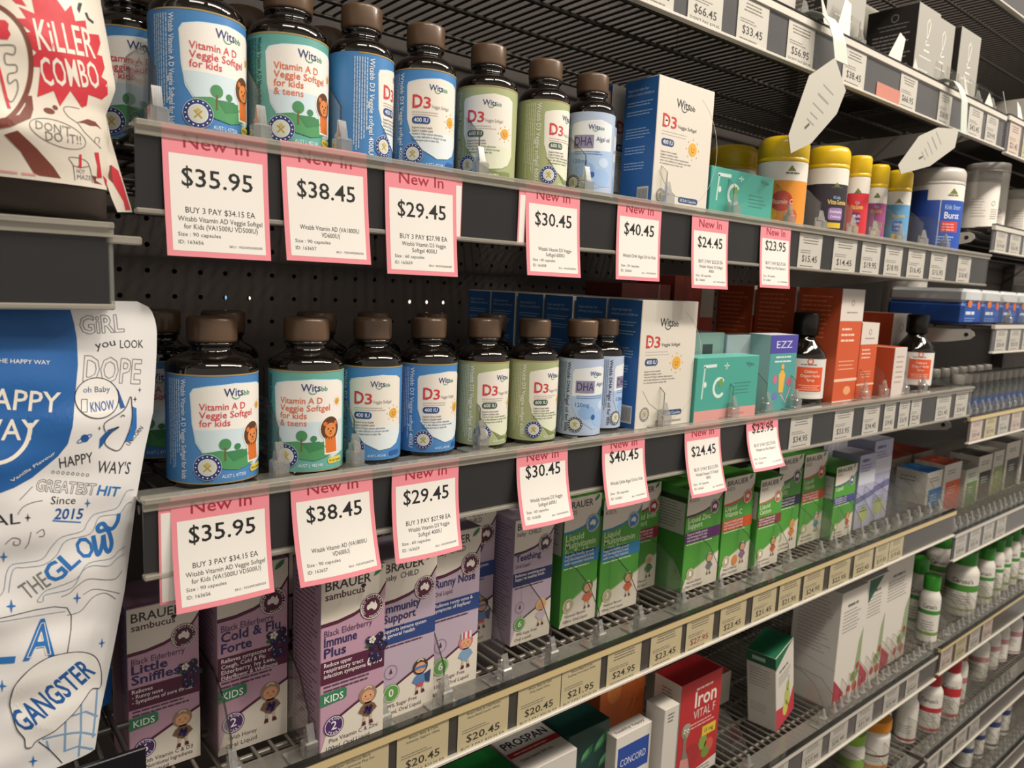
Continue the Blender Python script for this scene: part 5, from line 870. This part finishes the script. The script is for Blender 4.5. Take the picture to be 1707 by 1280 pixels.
# ---------------------------------------------------------------- cartons on the white-fronted shelf below
zd = ZD-3
def lid_kaloba(a, w, d): a.small(w*.40, d*.40, w*.5, 1, 7, 5, '#b8d8b4', 1)
carton('bright green carton seen from above at the bottom edge', 'carton', 212, 326, 24, zd, 62, 127, '#1d7a34', '#17602a', '#1f8038', None, None, lid_kaloba)
def lid_pros(a, w, d):
    a.text('PROSPAN', w*.06, d*.66, w*.86, 0, 10, '#1d2340', 2, 2); a.rect(0, d*.42, w, d*.14, '#b03038', 1); a.small(w*.1, d*.47, w*.7, 1, 2, 1.6, '#e4c4c0', 2); a.text('Oral Liquid 200 mL', w*.1, d*.26, w*.62, 0, 3.6, '#4a4844', 2, 1)
carton('white carton with dark blue lettering and a red stripe across its top', 'carton', 330, 395, 33, zd, 56, 127, '#cfcac2', '#c4beb6', '#d6d0c8', lambda a, w, h: (a.small(w*.1, h*.9, w*.5, 3, 6, 2, '#6a6660', 1), a.text('200 mL', w*.55, h*.8, w*.35, 0, 6, '#2a2a30', 1, 1)), None, lid_pros)
def art_leafy(a, w, h):
    for u, v, s in ((.3, .72, 20), (.62, .76, 24), (.75, .6, 20), (.2, .55, 16)): leaf(a, w*u, h*v, s*.8, '#2f6a44', 1); leaf(a, w*u+1, h*v+3, s*.5, '#5a9a6a', 2)
carton('dark green carton with pale green leaves on the front', 'carton', 400, 460, 50, zd, 37, 127, '#123a35', '#2f5a52', '#17463f', art_leafy)
def art_concord(a, w, h):
    a.rect(w*.06, h*.58, w*.88, h*.30, '#25489a', 1); a.text('CONCORD', w*.14, h*.68, w*.72, 0, 8, '#d6dcea', 2, 0); a.text('liver', w*.1, h*.43, w*.3, 0, 8, '#23407a', 1, 1); a.text('support', w*.56, h*.44, w*.36, 0, 5, '#3a3a3a', 1, 1)
carton('white carton with a blue panel reading CONCORD', 'carton', 456, 512, 36, zd, 18, 112, '#d8d3ca', '#c8c2ba', '#ddd8d0', art_concord, None, lambda a, w, d: a.text('healthy happy', w*.1, d*.3, w*.8, 0, 4, '#4a3a3a', 1, 1))
carton('orange carton between the CONCORD one and the shelf strip above', 'carton', 500, 578, 102, zd, 40, 140, '#c0622c', '#a85426', '#c86a34', lambda a, w, h: (a.ell(w*.3, h*.8, 12, 16, '#d07c3c', 1), a.line([(w*.62, h*.55), (w*.72, h*.66), (w*.7, h*.5), (w*.85, h*.64)], .9, '#6a4a3a', 2)))
carton('slim white carton pressed against the red one', 'carton', 520, 545, 26, zd, 26, 126, '#cdc8c0', '#dcd7ce', '#d8d2c8', lambda a, w, h: a.small(w*.25, h*.93, w*.5, 3, 4, 1.8, '#6f6a62', 1))
def art_iron(a, w, h):
    a.text('Iron', w*.34, h*.72, w*.54, 0, 19, '#e9dcd4', 2, 2); a.text('VITAL F', w*.33, h*.60, w*.54, 0, 11, '#e0cfc8', 2, 0); a.small(w*.36, h*.885, w*.5, 1, 3, 2.6, '#e4c4bc', 2); a.small(w*.14, h*.55, w*.74, 2, 4.4, 1.8, '#e2aaa4', 2, 'c')
    a.rect(w*.58, h*.38, w*.34, h*.10, '#d8bc3a', 3); a.text('15 mg', w*.75, h*.41, w*.22, 0, 5, '#2a2a20', 4, 1, 'c')
    a.ell(w*.36, h*.24, 14, 15, '#a02a2c', 2, 24); a.ell(w*.62, h*.32, 8, 10, '#7f9a44', 2, 16); a.ell(w*.78, h*.26, 9, 9, '#c85a4a', 2, 16); a.ell(w*.7, h*.2, 8, 7, '#6f8a3c', 3, 16)
    a.poly([(0, 0), (w, 0), (w, h*.12), (w*.5, h*.08), (0, h*.02)], '#dcd5cc', 2); a.small(w*.5, h*.06, w*.4, 2, 4, 1.6, '#7a746c', 3)
    a.poly([(9, h*.50), (17, h*.50), (15, h*.34), (22, h*.22), (26, h*.10), (4, h*.10), (8, h*.24), (10, h*.36)], '#7d7566', 3); a.poly([(6, h*.26), (20, h*.24), (24, h*.12), (5, h*.10)], '#c98a84', 4)
    a.ell(13, h*.53, 8.5, 9.5, '#8a7f70', 4, 18); a.ell(14, h*.57, 7, 4, '#a0968a', 5, 14); a.ell(11, h*.53, 2.6, 3, '#e6e0d4', 6, 12); a.ell(17, h*.525, 2.4, 2.8, '#e6e0d4', 6, 12); a.ell(11.4, h*.528, 1.1, 1.3, '#1a1a1a', 7, 8); a.ell(17.2, h*.523, 1.1, 1.3, '#1a1a1a', 7, 8); a.poly([(11, h*.50), (18, h*.50), (16, h*.45)], '#b89a6a', 6)
carton('red carton reading Iron with a long-necked bird printed on it', 'carton', 574, 652, 45, zd, 40, 127, '#b32a2e', '#d9d4cc', '#b5262b', art_iron, lambda a, d, h: a.small(d*.3, h*.9, d*.4, 4, 4, 1.6, '#8a847c', 1))
carton('low white carton with a dull red lid lying behind the red one', 'carton', 690, 790, 120, zd, 70, 46, '#cfc8be', '#b9b2a8', '#8f4a44')
carton('second low beige carton lying behind the leaning carton', 'carton', 690, 770, 215, zd, 70, 60, '#b9b0a4', '#a8a094', '#c4bcb0')
def art_pear(a, w, h, k=1):
    a.poly([(0, h-.4), (w*.95, h-.4), (0, h*.83)], '#1f6a48', 1); a.small(w*.2, h*.74, w*.5, 1, 3, 3, '#4a5a50', 1); a.small(w*.15, h*.68, w*.7, 4, 4, 1.5, '#8a867e', 1)
    a.poly([(0, .4), (w, .4), (w, h*.36), (w*.72, h*.18), (0, h*.30)], '#c2384a', 2); a.ell(w*.62, h*.30, w*.14, h*.12, '#b9bf5a', 3, 18, 10); a.ell(w*.66, h*.44, w*.08, h*.07, '#a3b04a', 3, 14); a.ell(w*.5, h*.18, w*.14, h*.1, '#c8c860', 3, 16); a.line([(w*.68, h*.48), (w*.74, h*.56)], 1, '#5a6a2a', 3)
def left_pear(a, d, h): a.rect(0, h*.85, d, h*.15, '#17573c', 1); a.rect(d*.2, h*.90, d*.45, h*.05, '#9ab8a4', 2); a.small(d*.1, h*.78, d*.75, 7, 4.4, 1.2, '#8f8b84', 1); a.small(d*.1, h*.30, d*.7, 4, 4, 1.2, '#a29e97', 1)
carton('leaning white carton with a green top, pears and a red corner', 'carton', 772, 828, 40, zd+6, 40, 116, '#d6d1c8', '#c6c1b9', '#1f6a48', art_pear, left_pear, None, 8, (0, -13))
def art_tall(a, w, h):
    a.small(w*.25, h*.86, w*.5, 1, 5, 4, '#6a6a66', 1); a.small(w*.12, h*.82, w*.7, 7, 5, 1.6, '#8f8b84', 1); a.poly([(w*.86, h*.5), (w, h*.62), (w, h*.22), (w*.72, h*.08)], '#93a27e', 1); a.poly([(0, .5), (0, h*.26), (w*.42, h*.10), (w*.36, .5)], '#b8344a', 2)
    for u, v, r, c in ((.62, .10, 6, '#b8483a'), (.75, .2, 7, '#7a8a4a'), (.86, .1, 7, '#c05a48'), (.9, .28, 5, '#a8443a')): a.ell(w*u, h*v, r, r*1.1, c, 3, 14)
def left_tall(a, d, h): a.small(d*.12, h*.92, d*.74, 16, 5.4, 1.5, '#a8a49e', 1, rnd=random.Random(8)); a.line([(0, h*.40), (d, h*.34)], .7, '#a8a49e', 1)
for i, (x0, x1, y, top) in enumerate(((888, 962, 20, None), (974, 1044, 26, '#1f6a48'), (1054, 1150, 34, None))):
    carton('%s of the three tall white cartons with red corners' % ('left', 'middle', 'right')[i], 'carton', x0, x1, y, zd, 70, (172, 170, 172)[i], '#d8d3ca', '#cfcbc6', '#d0cbc3', art_tall if i != 1 else (lambda a, w, h: (a.poly([(w*.1, h*.99), (w*.75, h*.99), (w*.1, h*.78)], '#1f5a44', 2), art_tall(a, w, h))), left_tall, group='tall white cartons')
# ---------------------------------------------------------------- top shelf cartons
zt = ZT-3
def art_silver(a, w, h):
    a.line([(w*.42, h*.80), (w*.50, h*.86), (w*.58, h*.80), (w*.52, h*.66), (w*.42, h*.55), (w*.46, h*.53), (w*.60, h*.55)], 1.3, '#e4e2da', 1); a.line([(w*.42, h*.80), (w*.47, h*.58)], 1.0, '#e4e2da', 1); a.small(w*.38, h*.45, w*.28, 1, 3, 2, '#dcdad4', 1); a.small(w*.2, h*.36, w*.6, 1, 3, 1.6, '#cfcdc6', 1); a.small(w*.22, h*.2, w*.5, 2, 4, 1.3, '#d4d2cc', 1)
def left_black(a, d, h):
    a.ring(d*.55, h*.86, 4, 5, '#8f8a86', 1, 16); a.small(d*.2, h*.77, d*.65, 2, 5, 1.3, '#7f7a78', 1, 'c'); a.small(d*.14, h*.64, d*.78, 9, 4.8, 1.7, '#8d8886', 1, rnd=random.Random(6)); a.small(d*.16, h*.2, d*.7, 3, 4.5, 1.5, '#7f7a78', 1)
SB = dict(d=66, front='#9a9891', side='#2c2826', top='#8f8d86', art=art_silver, left=left_black)
carton('black and silver carton with white print on its black side, top shelf', 'carton', 918, 982, 18, zt, h=98, **SB)
carton('second silver carton, right beside the one with the printed black side', 'carton', 985, 1050, 26, zt, h=101, **SB)
carton('right silver carton with a thin dark side, top shelf', 'carton', 1062, 1132, 22, zt, h=104, **SB)
carton('first black and silver carton cut by the top edge of the photo', 'carton', 705, 790, 22, zt, h=98, **SB)
carton('white carton cut by the top edge between the $33.45 and $56.95 tickets', 'carton', 560, 640, 20, zt, 60, 95, '#b9b4ac', '#c4bfb6', None, blocktext('#8a857d'))
carton('white carton cut by the top edge above the $66.45 ticket', 'carton', 470, 550, 30, zt, 60, 90, '#b0aaa2', '#bab5ac', None, blocktext('#8a857d', 9))
carton('pale carton in the rear rank above the black printed carton', 'carton', 905, 1020, 110, zt, 60, 128, '#b8b5a8', '#a8a49a', '#c0bdb2')
def card(pts, y, label, key='#bfbab0', loc=(0, 0, 0), tilt=(0, 0, 0), name='paper_flag', lines=None, cat='paper flag', group='white paper flags on the top shelf'):
    m = MB(); m.prism(pts, -.3, .3, key, axis='y')
    if lines: A_ = Art(); lines(A_); A_.lay(m, on_front(0, -.3, 0))
    return tag(m.build(name, None, (loc[0], y, loc[2]), tilt), label, cat, group)
for i, (x, z, w, h, tx, tz) in enumerate(((686, 302, 24, 40, -18, 12), (716, 300, 22, 46, 14, -16), (765, 299, 24, 38, 16, 24), (838, 298, 22, 42, 22, -24), (905, 298, 34, 26, 10, 4), (1070, 298, 30, 34, -14, 14), (1150, 298, 30, 30, 10, -16))):
    card([(-w/2, 0), (w/2, 0), (w*.35, h), (-w*.1, h*1.08)] if i % 2 else [(-w/2, 0), (w/2, 0), (0, h)], 7, 'white paper flag tucked behind the top shelf strip, %s from the left' % NTH[i], loc=(x, 0, z), tilt=(-12, tx, tz))
# two hanging shelf wobblers
def wobbler(x, y, z, label, pts, dark, strapw, yaw, drop):
    t = thing('shelf_wobbler', label, 'shelf wobbler', (x, y, z), (0, 0, yaw), 'white hanging shelf wobblers'); b = MB()
    path = [(16, 3), (8, 6), (0, 6), (-8, 3), (-13, -6), (-16, -20), (-17, -drop)]
    vs = []
    for q, (py, pz) in enumerate(path): o = 24*max(0, q-2)/4; vs += [(-strapw+o, py, pz), (o, py, pz), (-strapw+o, py+.4, pz-.4), (o, py+.4, pz-.4)]
    fs = []
    for i in range(len(path)-1):
        k = 4*i; fs += [(k, k+1, k+5, k+4), (k+2, k+6, k+7, k+3), (k, k+4, k+6, k+2), (k+1, k+3, k+7, k+5)]
    b.add(vs, fs, '#c2cac0'); b.build('strap', t)
    a = MB(); a.prism(pts, -18.6, -18.0, '#b7b4aa', '#3a3834', 'y'); A_ = Art()  # shade of the downward-facing card is put into the tag's grey
    c = (sum(p[0] for p in pts)/len(pts), sum(p[1] for p in pts)/len(pts)); ang = 52 if not dark else 35; r = math.radians(ang)
    for d in (26, 14, 2, -8, -16): 
        u, v = c[0]+d*math.cos(r)*1.1, c[1]+d*math.sin(r)*1.1; wd = 15 if d > 0 else 10
        A_.line([(u-wd*.75*math.cos(r-1.2), v-wd*.75*math.sin(r-1.2)), (u+wd*.75*math.cos(r-1.2), v+wd*.75*math.sin(r-1.2))], 1.6 if d != 14 else 2.4, '#8f8d88', 1)
    A_.line([(c[0]-30*math.cos(r)-2, c[1]-30*math.sin(r)+2), (c[0]-20*math.cos(r), c[1]-20*math.sin(r))], 2.6, '#55534e', 1)
    A_.lay(a, on_front(0, -18.6, 0)); a.build('arrow_tag', t)
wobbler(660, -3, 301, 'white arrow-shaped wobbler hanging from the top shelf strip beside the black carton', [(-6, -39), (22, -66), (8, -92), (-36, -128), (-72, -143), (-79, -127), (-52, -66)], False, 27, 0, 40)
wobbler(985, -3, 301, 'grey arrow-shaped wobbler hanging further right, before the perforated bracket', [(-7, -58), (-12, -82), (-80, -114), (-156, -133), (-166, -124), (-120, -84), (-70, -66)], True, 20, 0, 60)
# ---------------------------------------------------------------- right bay goods
def white_bottle(x, y, z, r, h, capc, bands, label, group, word=None, wc='#3a4a3a', capr=.78, body='#d9d5cc'):
    t = thing('supplement_bottle', label, 'bottle', (x, y, z), (0, 0, 0), group); n = 32; hs = h*.66; hc = h*.80
    b = MB(); b.lathe([(r-1.5, 0), (r, 1.5), (r, hs), (r*.97, hs+h*.03), (r*.86, hs+h*.075), (r*capr*.95, hs+h*.11), (r*capr*.9, hc)], body + ':.25', n); b.build('body', t)
    c = MB(); c.lathe([(r*capr-.3, hc-1), (r*capr, hc), (r*capr, h-1.5), (r*capr-.8, h), (0, h)], capc + ':.35', 48, (1, 2, .12)); c.build('cap', t)
    s = MB(); s.lathe([(r+.12, 3), (r+.12, hs-2)], '#dedad2:.35', n, caps=False); a = Art()
    for v0, v1, cc in bands: a.rect(-1.4*r, h*v0, 2.8*r, h*(v1-v0), cc, 1)
    if word: a.text(word, -r*.7, h*.53, r*1.3, 0, h*.065, wc, 2, 1)
    a.small(-r*.7, h*.32, r*1.3, 4, h*.04, h*.012, '#8a867e', 2)
    a.lay(s, on_round(r+.12, 8-bearing(x, y)), 3); s.build('paper_label', t)
zg = -550
GR = 'white bottles with green caps in the right bay'
gp = [(1229, 32, 16.5, 114, 'small white bottle with a green cap standing alone left of the others'), (1262, 66, 18, 128, 'white bottle with a green cap in shade behind the lone one'), (1404, 45, 27, 121, 'large white bottle with a green cap and green label band, biggest of the row'), (1490, 36, 17, 112, 'white bottle with a green cap right behind the biggest one'), (1552, 38, 15, 116, 'third white bottle with a green cap behind the biggest one'), (1600, 40, 15, 116, None), (1652, 42, 16, 118, None), (1712, 42, 20, 122, None), (1775, 40, 18, 122, None), (1470, 110, 26, 121, None), (1540, 112, 22, 120, None)]
for x, y, r, h, lb in gp: white_bottle(x, y, zg, r, h, '#2f8a24', [(.12, .17, '#7a9a3a'), (.44, .50, '#3f8a34')] if r < 20 else [(.40, .50, '#4a8a34'), (.1, .13, '#9aa86a')], lb or 'white bottle with a green cap in the far right ranks of the right bay', GR if lb else 'far ranks of white bottles with green caps', "Caruso's")
zr = -746
rp = [(1237, 50, 18, 104, 'white bottle with a barcode on its back label, low shelf', '#d9d5cc', [(.06, .10, '#a03a4a')]), (1309, 42, 21.5, 110, 'wide white bottle with a red cap and a red label mark', '#b02a2c', [(.04, .09, '#b83a40'), (.36, .44, '#b83036')]), (1385, 36, 19, 114, 'white bottle with a red cap and a broad red label band', '#b4242a', [(.40, .54, '#c02a34'), (.05, .11, '#c02a34')]), (1452, 44, 14, 112, 'slim white bottle with an orange-brown cap and pink band', '#a05a2a', [(.40, .5, '#b86a74'), (.05, .11, '#b86a74')])]
for x, y, r, h, lb, cc, bd in rp: white_bottle(x, y, zr, r, h, cc, bd, lb, 'white bottles with red caps in the right bay', "Caruso's" if r > 15 and x > 1300 else None)
for i, (x, y, r) in enumerate(((1590, 60, 22), (1665, 62, 20), (1720, 58, 16), (1790, 60, 22), (1560, 120, 22))): white_bottle(x, y, zr, r, 106, '#cfcbc4', [(.40, .5, '#b8868a'), (.05, .08, '#b8868a')], 'pale pink-banded bottle in the far right ranks beside the red-capped bottles', 'far ranks of pale pink-banded bottles')
zf = -916
for i, (x, y, r, h, lb) in enumerate(((1530, 44, 18, 96, 'left white bottle with a dark blue cap at the bottom right corner'), (1598, 46, 18, 100, 'middle white bottle with a blue band at the bottom right corner'), (1662, 40, 19, 118, 'taller white bottle with a dark blue cap and blue band, bottom right'), (1740, 44, 18, 112, 'white bottle with a dark blue cap furthest right at the bottom'), (1800, 60, 20, 112, 'last white bottle with a blue cap in the bottom right ranks'))): white_bottle(x, y, zf, r, h, '#1f2858', [(.44, .54, '#3a4a80'), (.08, .12, '#2a3868')], lb, 'white bottles with blue bands', "Caruso's", '#3a4270')
ze = ZE-3
white_bottle(1125, 57, ze, 27, 84, '#d88a18', [(.05, .12, '#d88a2a'), (.30, .34, '#6a3a2a')], 'squat white bottle with a big orange cap on the low shelf', None, None, capr=1.0)
white_bottle(1180, 70, ze, 17, 96, '#5a98b0', [(.1, .5, '#6aa4b8')], 'small bottle with a light blue cap right of the orange-capped one', None, None, capr=.95)
white_bottle(1060, 60, ze, 20, 78, '#8ab83a', [(.2, .5, '#8ab048'), (.05, .15, '#5a3a2a')], 'small bottle with a lime green cap left of the orange-capped one', None, None, capr=.95)
# small cartons in the right bay at the level of the green cartons
zs_ = -353
for i, (x0, x1, y, h, f, c, lb) in enumerate(((1233, 1294, 60, 86, '#d3cec6', '#2f74b4', 'small white carton with a blue panel, first in the right bay'), (1308, 1384, 62, 90, '#cfc8c0', '#cf5a2c', 'small carton with an orange panel beside the blue-panelled one'), (1392, 1450, 56, 72, '#b8beb0', '#5a8a44', 'small carton with a green panel beside the orange one'), (1462, 1530, 60, 88, '#cfcabe', '#1f1e1c', 'small white carton with a black panel, nearer one'), (1545, 1600, 62, 88, '#c8c3b8', '#8a9a5a', 'narrow pale carton between the two black-panelled ones'), (1612, 1690, 62, 98, '#cfcabe', '#23211f', 'small white carton with a black panel, further one'), (1705, 1790, 62, 100, '#c4beb4', '#2a2624', 'last pale carton with a dark front at the right edge, right bay'))):
    carton(lb, 'carton', x0, x1, y, zs_, 52, h, f, '#c4beb6' if i else '#cfcac2', c if i == 0 else ('#b8543a' if i == 1 else '#4a4743' if i in (3, 5) else f), (lambda c_: lambda a, w, h_: (a.rect(w*.14, h_*.02, w*.86, h_*.62, c_, 1), a.small(w*.2, h_*.85, w*.6, 2, 5, 1.8, '#6a655e', 1), a.small(w*.3, h_*.5, w*.5, 3, 5, 1.4, '#dcd8d0', 2)))(c), (lambda a, d, h_: a.small(d*.15, h_*.85, d*.6, 2, 6, 2.2, '#3a3a40', 1)))
for i in range(2): carton('%s carton with an orange-red lid in the dark rank behind the small cartons' % ('left', 'right')[i], 'carton', 1250+95*i, 1335+95*i, 130, zs_, 80, 92, '#8a8178', '#7a7268', '#a8442a')
# clear little bottles with blue labels
src = None
for i in range(16):
    x = 1236+i*31; lb = 'clear little bottle with a blue label in the row right of the last syrup bottle'
    if src is None:
        src = thing('clear_bottle', lb, 'bottle', (x, 34, -161), (0, 0, 0), 'clear little bottles in the right bay')
        b = MB(); b.lathe([(10, 0), (11.5, 1.5), (11.5, 44), (9.5, 49), (8.6, 52)], 'clear_bottle', 24); b.build('body', src)
        b = MB(); b.lathe([(11.8, 4), (11.8, 24)], '#35528e:.3', 24, caps=False); b.build('paper_label', src)
        b = MB(); b.lathe([(9.4, 50), (10, 50.6), (10, 64), (9, 66), (0, 66)], '#a9a69e:.3', 32, (1, 2, .12)); b.build('cap', src)
    else: copy_thing(src, (x, 34, -161), lb)
for i in range(8): copy_thing(src, (1250+i*40, 92, -161), 'clear little bottle in the second rank of the right bay, behind the front row', 'second rank of clear little bottles')
# blue and white soft packs
def pack(x0, x1, y, lb):
    m = MB(); w = x1-x0; m.box(0, w, 0, 120, 0, 36, '#2450a0', 5); m.box(.4, w-.4, .8, 119, 35.5, 58, '#c2c6c8', 5)
    a = Art(); a.ell(w*.3, 34, 9, 6, '#d8742a', 2, 16); a.ell(w*.78, 32, 6, 7, '#d8602a', 2, 14); a.small(w*.12, 17, w*.5, 1, 6, 5, '#cdd8ec', 1); a.small(w*.1, 10, w*.6, 2, 4, 1.6, '#7a98d0', 1); a.lay(m, on_front(0, -.2, 0))
    tag(m.build('soft_pack', None, (x0, y, -15)), lb, 'pack', 'blue and white packs')
for i in range(4): pack(1212+i*84, 1290+i*84, 30, '%s blue and white pack from the left under the two white tubs' % NTH[i])
jar('white_tub', 1330, 175, -15, 36, 92, 70, '#bab6b0', [], art_tub, 'white tub in shade behind the blue and white packs', None, 20, False, 'tub')
# papers and packs on the right bay's top shelf
for i, (x, z, w, h, c) in enumerate(((1230, 301, 34, 46, '#cfd4d8'), (1290, 301, 30, 40, '#d4cfc8'), (1350, 301, 30, 52, '#cfc9c0'))): card([(-w/2, 0), (w/2, 0), (w*.4, h*.8), (0, h)], 8, 'curled white paper on the right bay top shelf, %s from the left' % NTH[i], c, loc=(x, 0, z), tilt=(-14, 8-9*i, 14-12*i), group='white papers on the right bay top shelf')
for i in range(3): carton('%s pale carton standing on the right bay top shelf' % NTH[i].capitalize().lower(), 'carton', 1400+i*92, 1480+i*92, 40, 299, 60, 70, '#c9c4bc', '#b8b3aa', '#d0cbc2', blocktext('#8d8880', 8), None, None, 0, (0, 0), 'pale cartons on the right bay top shelf')
# ---------------------------------------------------------------- foil pouches in the left bay
PAL = {'red': '#cf3340', 'white': '#ece6da', 'ink': '#2a2a30', 'brown': '#7c4034', 'grey': '#7d7a78', 'pink': '#e0a09a', 'blue': '#1d5fa5', 'sky': '#2a72bc', 'deep': '#20599f', 'navy': '#38588a', 'pale': '#8d9aa8', 'lite': '#7fa6cc', 'cream': '#e8e6e2'}
def flow(p):
    if len(p) < 4: return p
    o = []
    for i in range(len(p)-1):
        a, b, c, d = p[max(0, i-1)], p[i], p[i+1], p[min(len(p)-1, i+2)]
        for k in range(4):
            t = k/4; o.append(tuple(.5*(2*b[q]+(c[q]-a[q])*t+(2*a[q]-5*b[q]+4*c[q]-d[q])*t*t+(3*b[q]-a[q]-3*c[q]+d[q])*t**3) for q in (0, 1)))
    return o + [p[-1]]
def press(mb, items, fn, fine):
    A_ = Art()
    for it in items:
        k = it[0]
        if k == 'poly': A_.poly(it[1], PAL[it[2]], it[3])
        elif k == 'line': A_.line(flow(it[1]), it[2], PAL[it[3]], it[4])
        elif k == 'text': A_.text(it[1], it[2], it[3], it[4], it[5], it[6], PAL[it[7]], it[8], it[9])
        else: A_.text(it[1], it[2], it[3], it[4], it[5], it[6], PAL[it[7]], it[8], 2, outline=it[9])
    A_.lay(mb, fn, fine)
def lerp(tab, z):
    tab = sorted(tab)
    if z <= tab[0][0]: return tab[0][1]
    for (a, b), (c, d) in zip(tab, tab[1:]):
        if z <= c: return b+(d-b)*(z-a)/(c-a)
    return tab[-1][1]
def pouch(label, left, right, z0, z1, yc, bulge, key, back, art, prof, wr, seal=None, gusset=None):
    """stand-up pouch: left/right edge tables (z -> x), front and back skins swelling between sealed edges"""
    def skin(x, z, sgn):
        l, r = lerp(left, z), lerp(right, z); s = max(-1.0, min(1.0, (2*x-l-r)/(r-l)))
        q = max(0.0, 1-abs(s)**2.6)**.75*lerp(prof, z)
        return yc + sgn*(bulge*q) + (sgn < 0)*q*wr*(math.sin(x*.11+z*.075)*.6+math.sin(x*.05-z*.16+1.3)*.7+math.sin(z*.31+x*.02)*.25 + 1.1*abs(math.sin(x*.047+z*.061+.7))*max(0.0, min(1.0, (z0+130-z)/90)))
    t = thing('foil_pouch', label, 'pouch', (0, 0, 0)); b = MB(); nx, nz = 56, 90
    for sgn, kk in ((-1, key), (1, back)):
        vs = []
        for j in range(nz+1):
            z = z0+(z1-z0)*j/nz; l, r = lerp(left, z), lerp(right, z)
            for i in range(nx+1): x = l+(r-l)*i/nx; vs.append((x, skin(x, z, sgn) + (.25 if sgn > 0 else -.25), z))
        n = nx+1; fs = [(j*n+i, j*n+i+1, (j+1)*n+i+1, (j+1)*n+i) for j in range(nz) for i in range(nx)]
        b.add(vs, fs if sgn < 0 else [f[::-1] for f in fs], kk, True)
    press(b, art, lambda u, v, l: (u, skin(u, v, -1)-.3-.1*l, v), 2.2)
    b.build('pouch_body', t); return t, skin
def clip_art(items, left, right, z0, z1, m=0.3):
    """keep artwork on the pouch face"""
    out = []
    for it in items:
        if it[0] in ('poly', 'line'):
            P = [(max(lerp(left, min(max(y, z0), z1))+m, min(lerp(right, min(max(y, z0), z1))-m, x)), min(max(y, z0+m), z1-m)) for x, y in it[1]]; out.append((it[0], P)+tuple(it[2:]))
        else: out.append(it)
    return out
R1 = [(62, -11.5), (68, -9.6), (84.7, -9.8), (96.5, -11.2), (103, -8.6), (109, -6.6), (112, -6.6), (134.6, -9.8), (150, -12.2), (250, -18)]
L1 = [(58, -150), (250, -150)]
t, sk = pouch('white foil pouch with a red burst reading KiLLER COMBO', L1, R1, 58, 250, 6, 26, 'foil_cream', 'foil_cream', clip_art(BAG_RED, L1, R1, 60, 248), [(58, .72), (80, 1), (180, 1), (235, .4), (250, 0)], 1.0)
b = MB(); n = 40; vs = []
for k in range(5):
    f = k/4
    for i in range(n+1):
        x = -149+(137)*i/n; y0 = sk(x, 58, -1); drop = 17*math.sin(f*math.pi/2)**.8*(.75+.25*(i/n)); vs.append((x, y0+f*(8-y0)+0.4, 58.3-drop))
b.add(vs, [(k*(n+1)+i, k*(n+1)+i+1, (k+1)*(n+1)+i+1, (k+1)*(n+1)+i) for k in range(4) for i in range(n)], 'foil_shaded', True); b.build('bottom_gusset', t)  # shade under the pouch is put into the gusset's dark brown
b = MB(); P = [(-12.2, 62), (-10.2, 84), (-11.4, 96), (-9.6, 84.7), (-5.4, 68), (0, 47.8), (-7.2, 47.2), (-9.8, 54)]
b.prism(P, 4.6, 5.6, 'foil_cream', axis='y'); a = Art(); a.poly([(-9.6, 71), (-6.4, 68.5), (-4.4, 62), (-1.0, 49), (-3.4, 48.6), (-4.2, 53), (-9.0, 62)], '#cf3340', 1); a.poly([(-11.6, 70), (-9.6, 71), (-9.0, 62), (-11, 64)], '#7c4034', 1); a.lay(b, on_front(0, 4.5, 0)); tag(b.build('side_seal', t), 'white sealed corner with red and brown print')
R2 = [(-282, -29), (-267, -25), (-236, -20.1), (-201, -12.7), (-166, -5.9), (-113, 1.3), (-83, 6.7), (-63, 11.2), (-30, 13.6), (-16, 14.0), (-10, 13.2), (-4, 11), (-1, 7.5), (0, 4)]
R2 = [(z if z > -200 else z*1.0, x) for z, x in R2]; L2 = [(-259, -170), (0, -170)]
pouch('white and blue foil pouch covered in hand-drawn lettering', L2, R2, -259, 0, 17, 13, 'foil_white', 'foil_white', clip_art(BAG_BLUE, L2, R2, -258, -1), [(-259, .9), (-200, 1), (-60, .9), (-20, .3), (0, 0)], 1.3)
R3 = [(-259, -5), (-240, -5), (-180, -3.5), (-60, 2), (0, 0)]
pouch('blue foil pouch mostly hidden behind the white and blue one', [(-259, -160), (0, -160)], R3, -259, -6, 66, 18, 'foil_blue', 'foil_blue', [('line', [(-40, -210-7*i), (-12, -203-7*i)], 1.2, 'lite', 1) for i in range(4)], [(-259, .9), (-60, .9), (0, 0)], .8)
# clear rod at the end of the left bay's shelf
b = MB(); b.box(-14, 3, -2, 3, 30.5, 35, 'flange', .8); b.box(-13, -10.5, 0, 60, -4, 30.5, 'acrylic_clip', .5); tag(b.build('shelf_end_clip'), 'clear plastic end clip sticking out of the left bay shelf', 'end clip')
